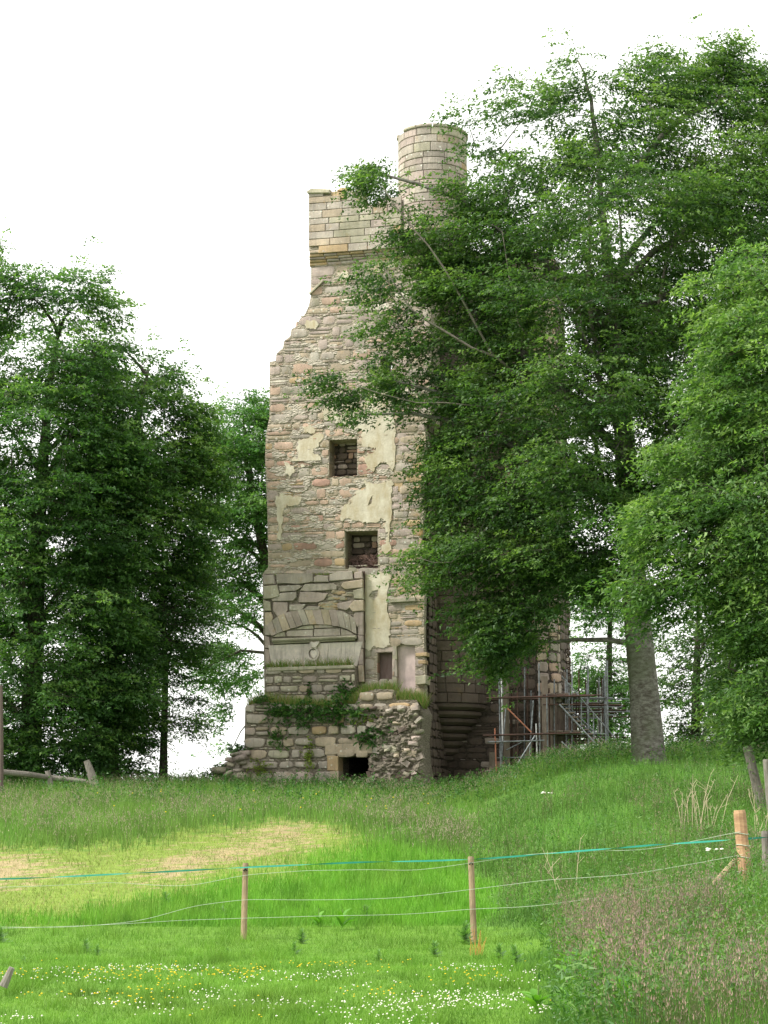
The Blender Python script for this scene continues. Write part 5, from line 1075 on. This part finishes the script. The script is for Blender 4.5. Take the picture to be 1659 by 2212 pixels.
heads('weed_seed_heads', 'pinkish brown flowering grass heads massed on the right bank', X, Y, rng.uniform(.42, .88, n) * (.75 + .45 * fbm(X, Y, 62)), np.where(rng.random((n, 1)) < .5, np.array([[.38, .26, .21]]), np.array([[.26, .185, .165]])), .22, .017, rng, nsub=9)
# leafy weed mass: small leaves on upright stems
rg = np.random.default_rng(5); X, Y = sample(9000, 14, 55, rg, 1.3); X = np.abs(X); z = zone(X, Y); m = (z == 5) & (bank_edge(X, Y) > .15); X, Y = X[m], Y[m]; n = len(X); H = rg.uniform(.2, .55, n) * (.6 + .6 * fbm(X * 1.3, Y * .9, 51))
P = np.stack([X, Y, gz(X, Y) + .1], -1); D = np.stack([rg.normal(0, .12, n), rg.normal(0, .12, n), np.ones(n)], -1)
V, Fc, tn = leaves_np(P, D, 15, .55, .075, rg, 0, np.clip(.68 + .7 * (fbm(X * 1.1, Y * .7, 52) - .5) + rg.normal(0, .12, n), 0, 1), .28, .12)
wl = link('bank_weeds', mesh_np('bank_weeds', V, Fc, 3, [L_PLANT], tn)); tag(wl, 'leafy nettles and weeds crowding the right bank', 'weeds', None, 'stuff')
# scattered leaf clumps in the meadow and at the tree feet
X = rg.uniform(-14, 16, 2600); Y = rg.uniform(56, 70, 2600); m = ~((X > -7) & (X < 7.2) & (Y > 63.0)); X, Y = X[m], Y[m]; n = len(X)
V, Fc, tn = leaves_np(np.stack([X, Y, gz(X, Y) + .05], -1), np.stack([rg.normal(0, .3, n), rg.normal(0, .3, n), np.ones(n)], -1), 16, .7, .09, rg, 0, np.clip(.35 + rg.normal(0, .15, n), 0, 1), .5, .35)
ul = link('undergrowth', mesh_np('undergrowth', V, Fc, 3, [L_PLANT], tn)); tag(ul, 'dark undergrowth at the feet of the trees', 'undergrowth', None, 'stuff')
rf_ = np.random.default_rng(8); X = rf_.uniform(-7.6, 8.5, 900); Y = 63.2 - .25 * X * .9 + rf_.uniform(-.5, .35, 900); n = len(X)  # row of dark leaves added to darken the contact at the wall foot
V, Fc, tn = leaves_np(np.stack([X, Y, gz(X, Y) + .03], -1), np.stack([rf_.normal(0, .2, n), rf_.normal(0, .2, n), np.ones(n)], -1), 14, .55, .08, rf_, 0, np.clip(.3 + rf_.normal(0, .15, n), 0, 1), .4, .3)
tag(link('nettles', mesh_np('nettles', V, Fc, 3, [L_PLANT], tn)), 'dark leaves added as contact shade along the foot of the ruined walls', 'nettles', None, 'stuff')
# flowers
def dots(name, label, pts, r, mat, hz, cat='flowers', flat=.7):
    n = len(pts); o = np.array([[1, 0, 0], [-1, 0, 0], [0, 1, 0], [0, -1, 0], [0, 0, flat], [0, 0, -flat]], float); f = np.array([[0, 2, 4], [2, 1, 4], [1, 3, 4], [3, 0, 4], [2, 0, 5], [1, 2, 5], [3, 1, 5], [0, 3, 5]])
    V = pts[:, None] + o[None] * r[:, None, None]; V[..., 2] += hz[:, None]; Fc = (f[None] + 6 * np.arange(n)[:, None, None]).reshape(-1, 3)
    ob = link(name, mesh_np(name, V.reshape(-1, 3), Fc, 3, [mat])); return tag(ob, label, cat, None, 'stuff')
def flower_field(n, rg, pf, y0, y1):
    X, Y = sample(n, y0, y1, rg, 1.2); x, y = proj(np.stack([X, Y, gz(X, Y)], -1)); z = zone(X, Y); k = (rg.random(n) < pf(X, Y, x, y)) & (z == 0); X, Y = X[k], Y[k]; return np.stack([X, Y, gz(X, Y)], -1)
rg = np.random.default_rng(77)
cl = flower_field(14000, rg, lambda X, Y, x, y: np.clip((fbm(X * 1.1, Y * .55, 71) - .49) * 9, 0.02, 1) * sstep((y - 2040) / 35) * np.interp(x, [-200, 250, 600, 1200], [.25, .4, .8, 1]), 14.5, 24)
dots('clover_flowers', 'white clover heads scattered over the front lawn', cl, rg.uniform(.006, .0115, len(cl)), M_CLOVER, rg.uniform(.06, .10, len(cl)), flat=.9)
bc = flower_field(9000, rg, lambda X, Y, x, y: np.clip((fbm(X * 1.3 + 9, Y * .6, 81) - .48) * 5, 0.01, 1) * sstep((y - 2035) / 20) * np.exp(-((y - 2110) / 60) ** 2) * np.interp(x, [-200, 100, 400, 700, 1000, 1200], [.35, .6, 1, .9, .3, .1]), 14.5, 24.5)
dots('buttercup_flowers', 'yellow buttercups scattered over the front lawn', bc, rg.uniform(.010, .015, len(bc)), M_YELLOW, rg.uniform(.08, .14, len(bc)), flat=.5)
k = 22; xy = np.stack([rg.uniform(200, 1000, k) , rg.uniform(1725, 1800, k)], -1); pts = []
for a, b in xy:
    Yq = np.interp(b, [1700, 1800, 1860], [60, 50, 43]); X_ = (a - CX) / F * Yq; pts.append((X_, Yq, gz(X_, Yq)))
dots('meadow_buttercups', 'few yellow flowers in the tall grass on the slope', np.array(pts), rg.uniform(.018, .028, k), M_YELLOW, rg.uniform(.45, .6, k))
# umbels
def umbel(x, y, Yd, label, spread, n):
    t = at(x, y, Yd); g = float(gz(t[0], t[1])); root = thing('umbel_flower', (t[0], t[1], g), label, 'flower', None)
    a_ = Acc(); V, Fc = tube_vf([np.array([t[0] + .05, t[1], g]), np.array([t[0], t[1], (g + t[2]) / 2]), t - np.array([0, 0, .06])], .007, 5); a_.add(V, Fc)
    tops = [t + np.array([random.uniform(-1, 1) * spread, random.uniform(-.5, .5) * spread, random.uniform(-.02, .03)]) for _ in range(n)]
    for q_ in tops: V, Fc = tube_vf([t - np.array([0, 0, .07]), q_], .003, 3, False); a_.add(V, Fc)
    a_.build('stalk', [M_THST], root)
    for q_ in tops:
        V, Fc = lathe_vf([(.004, -.012), (.028, 0), (.026, .012), (.004, .02)], 8); b_ = Acc(); b_.add([(v[0] * random.uniform(.8, 1.3) + q_[0], v[1] + q_[1], v[2] + q_[2]) for v in V], Fc); b_.build('floret_cluster', [M_WHITEF], root)
M_THST = simple('green_stalk', (.12, .2, .05))
umbel(1179, 1713, 50, 'flat white flower head standing in tall grass below the scaffolding', .16, 7); umbel(1543, 1836, 29.5, 'flat white flower head in front of the lowest wire beside the thick post', .13, 7)
# broad-leaved docks
def dock(x, y, Yd, h, nlf, label, seed, group='broad leaved docks on the right bank'):
    rr_ = random.Random(seed); X_ = (x - CX) / F * Yd; g = float(gz(X_, Yd)); root = thing('dock_plant', (X_, Yd, g), label, 'plant', group)
    for k in range(nlf):
        an = k * 2.4 + rr_.uniform(-.4, .4); L_ = h * rr_.uniform(.5, 1.0); el = rr_.uniform(.6, 1.35); z0 = g + rr_.uniform(0, h * .45); V = []; Fc = []; rows = 6; tn = []
        for i in range(rows + 1):
            t = i / rows; out = L_ * (t * math.cos(el) + .25 * t * t); up = L_ * (t * math.sin(el) - .35 * t * t); wd = L_ * .17 * math.sin(math.pi * min(1, .06 + t * .94)) ** .7 + .002; dx, dy = math.cos(an), math.sin(an)
            c = np.array([X_ + dx * out, Yd + dy * out, z0 + up]); s_ = np.array([-dy, dx, 0]) * wd * (1 + .1 * math.sin(i * 2)); V += [c - s_ + np.array([0, 0, wd * .3]), c, c + s_ + np.array([0, 0, wd * .3])]
            if i: a = 3 * (i - 1); Fc += [(a, a + 1, a + 4, a + 3), (a + 1, a + 2, a + 5, a + 4)]
        t_ = rr_.uniform(.3, .9); me = mesh_np('leaf', np.array(V), np.array(Fc), 4, [L_DOCK], np.full(len(V), t_), True); link('leaf', me, root)
    V, Fc = tube_vf([np.array([X_, Yd, g]), np.array([X_ + .02, Yd, g + h * .9])], .008, 5); a_ = Acc(); a_.add(V, Fc); a_.build('stalk', [M_THST], root)
for i, (x, y, Yd, h, nl_, lab) in enumerate(((1245, 2110, 19.5, .55, 12, 'bright green dock with broad leaves at the left edge of the bank, nearest the clover'), (1310, 2090, 19.0, .60, 12, 'bright broad leaved dock in the middle of the pinkish grass heads'), (1290, 2010, 22.5, .62, 9, 'tall bright dock shoot rising behind the other docks on the bank'), (1225, 2190, 16.8, .4, 9, 'broad dock leaves low at the bottom beside the lawn edge'), (1345, 2180, 16.6, .5, 9, 'bright dock leaves at the bottom below the pinkish grass heads'),
                                             (1560, 2080, 18.2, .5, 8, 'dock leaves among weeds below the thick post'), (740, 1965, 34.5, .4, 9, 'broad leaved dock behind the lowest wire between the two slim posts'), (690, 1960, 35, .36, 8, 'smaller dock left of the dock between the two slim posts'), (1150, 2150, 18, .28, 8, 'small dock spreading onto the lawn from the bank'))): dock(x, y, Yd, h, nl_, lab, i)
# thistles
def thistle(x, Yd, h, label, seed):
    rr_ = random.Random(seed); X_ = (x - CX) / F * Yd; g = float(gz(X_, Yd)); h *= .72; root = thing('thistle', (X_, Yd, g), label, 'thistle', 'thistles on the lawn'); st = Acc()
    V, Fc = tube_vf([np.array([X_, Yd, g - .02]), np.array([X_ + rr_.uniform(-.03, .03), Yd, g + h])], [.012, .005], 5); st.add(V, Fc); st.build('stalk', [M_THST], root)
    V = []; Fc = []; tn = []; nlf = int(34 + h * 60)
    for k in range(nlf):
        t = k / nlf; an = k * 2.4; L_ = h * .72 * (1 - .62 * t) * rr_.uniform(.4, 1.3); z0 = g + h * t; el = .15 + .8 * t; d = np.array([math.cos(an) * math.cos(el), math.sin(an) * math.cos(el), math.sin(el)]); s_ = np.array([-math.sin(an), math.cos(an), .3]); p = np.array([X_, Yd, z0]); tone = rr_.uniform(.1, .8)
        for j in range(5):
            a = p + d * L_ * j / 5; w_ = L_ * .2 * (1.1 - j / 5); b = len(V); V += [a, a + d * L_ * .14 + s_ * w_ * 1.6, a + d * L_ * .22, a + d * L_ * .14 - s_ * w_ * 1.6]; Fc.append((b, b + 1, b + 2, b + 3)); tn += [tone] * 4
    link('leaves', mesh_np('leaves', np.array(V), np.array(Fc), 4, [L_THISTLE], np.array(tn)), root)['kind'] = 'stuff'
for i, (x, Yd, h, lab) in enumerate(((1000, 31.6, .46, 'tall dark thistle growing against the foot of the right slim post'), (1072, 27, .30, 'thistle right of the slim post and beyond the clover'), (1105, 26, .34, 'bushy thistle at the edge of the weeds right of the slim post'), (935, 28.5, .28, 'thistle on the lawn left of the right slim post'), (818, 27, .22, 'low thistle on the lawn between the slim posts'), (655, 32, .30, 'thistle midway between the posts under the lowest wire'), (640, 29.5, .24, 'small thistle in front of the wires, right of the left post'), (500, 29, .16, 'small dark thistle on the lawn below the left slim post'), (225, 28.5, .22, 'thistle clump on the lawn towards the left edge'), (200, 29.6, .26, 'thistle just behind the clump towards the left edge'), (70, 26, .14, 'low thistle near the left edge of the lawn'), (365, 38, .34, 'thin thistle on the pale mown slope, left of the left post'), (487, 36, .3, 'thistle just left of the left slim post'), (20, 32, .34, 'dark thistle cut by the left edge under the lowest wire'), (1165, 33, .4, 'dark thistle at the weed edge above the lawn hollow'), (790, 36, .36, 'thistle under the green tape between the posts'))): thistle(x, Yd, h, lab, 40 + i)
# orange stained stalk by the right post
X_ = (1024 - CX) / F * 29; a_ = Acc()
for k in range(16): x_ = X_ + random.gauss(0, .05); V, Fc = tube_vf([np.array([x_, 29, gz(X_, 29)]), np.array([x_ + random.gauss(0, .04), 29, gz(X_, 29) + random.uniform(.1, .42)])], .004, 3, False); a_.add(V, Fc)
tag(a_.build('withered_weed', [simple('orange_withered', (.42, .2, .05))], None, False), 'withered orange weed in front of the right slim post', 'weed')
# dead stalks on the bank
for i, (x, y, Yd, n_, lab) in enumerate(((1492, 1770, 42, 16, 'bunch of bare pale dead stalks in front of the trees at right'), (1635, 1775, 40, 8, 'pale dead stalks beside the leaning post at far right'), (1215, 1790, 36, 3, 'three thin dead stalks leaning on the bank'))):
    X_ = (x - CX) / F * Yd; g = float(gz(X_, Yd)); a_ = Acc()
    for k in range(n_):
        x0 = X_ + random.gauss(0, .22); h = random.uniform(.6, 1.35); l = random.gauss(.12, .25); p0 = np.array([x0, Yd + random.gauss(0, .2), g]); p1 = p0 + np.array([l * .4, 0, h * .55]); p2 = p0 + np.array([l, 0, h]); V, Fc = tube_vf([p0, p1, p2], [.007, .006, .003], 4, False); a_.add(V, Fc)
        for q_ in range(3): s0 = p1 + (p2 - p1) * random.random(); V, Fc = tube_vf([s0, s0 + np.array([random.gauss(0, .07), random.gauss(0, .05), random.uniform(.06, .2)])], .004, 3, False); a_.add(V, Fc)
    tag(a_.build('dead_stalks', [M_STRAW], None, False), lab, 'dead stalks')
# weathered stump at the left edge of the lawn
V, Fc = tube_vf([at(8, 2118, 19.6) - np.array([0, 0, .06]), at(26, 2090, 19.6)], [.045, .03], 7, True, .12); a_ = Acc(); a_.add(V, Fc); tag(a_.build('wood_stub', [M_GREYWOOD], None), 'short grey wooden stub sticking out of the lawn at the left edge', 'stump')
print('TRIS', sum(sum(max(0, len(p.vertices) - 2) for p in o.data.polygons) if len(o.data.polygons) < 5000 else len(o.data.polygons) * (o.data.polygons[0].loop_total - 2) for o in SC.objects if o.type == 'MESH'))
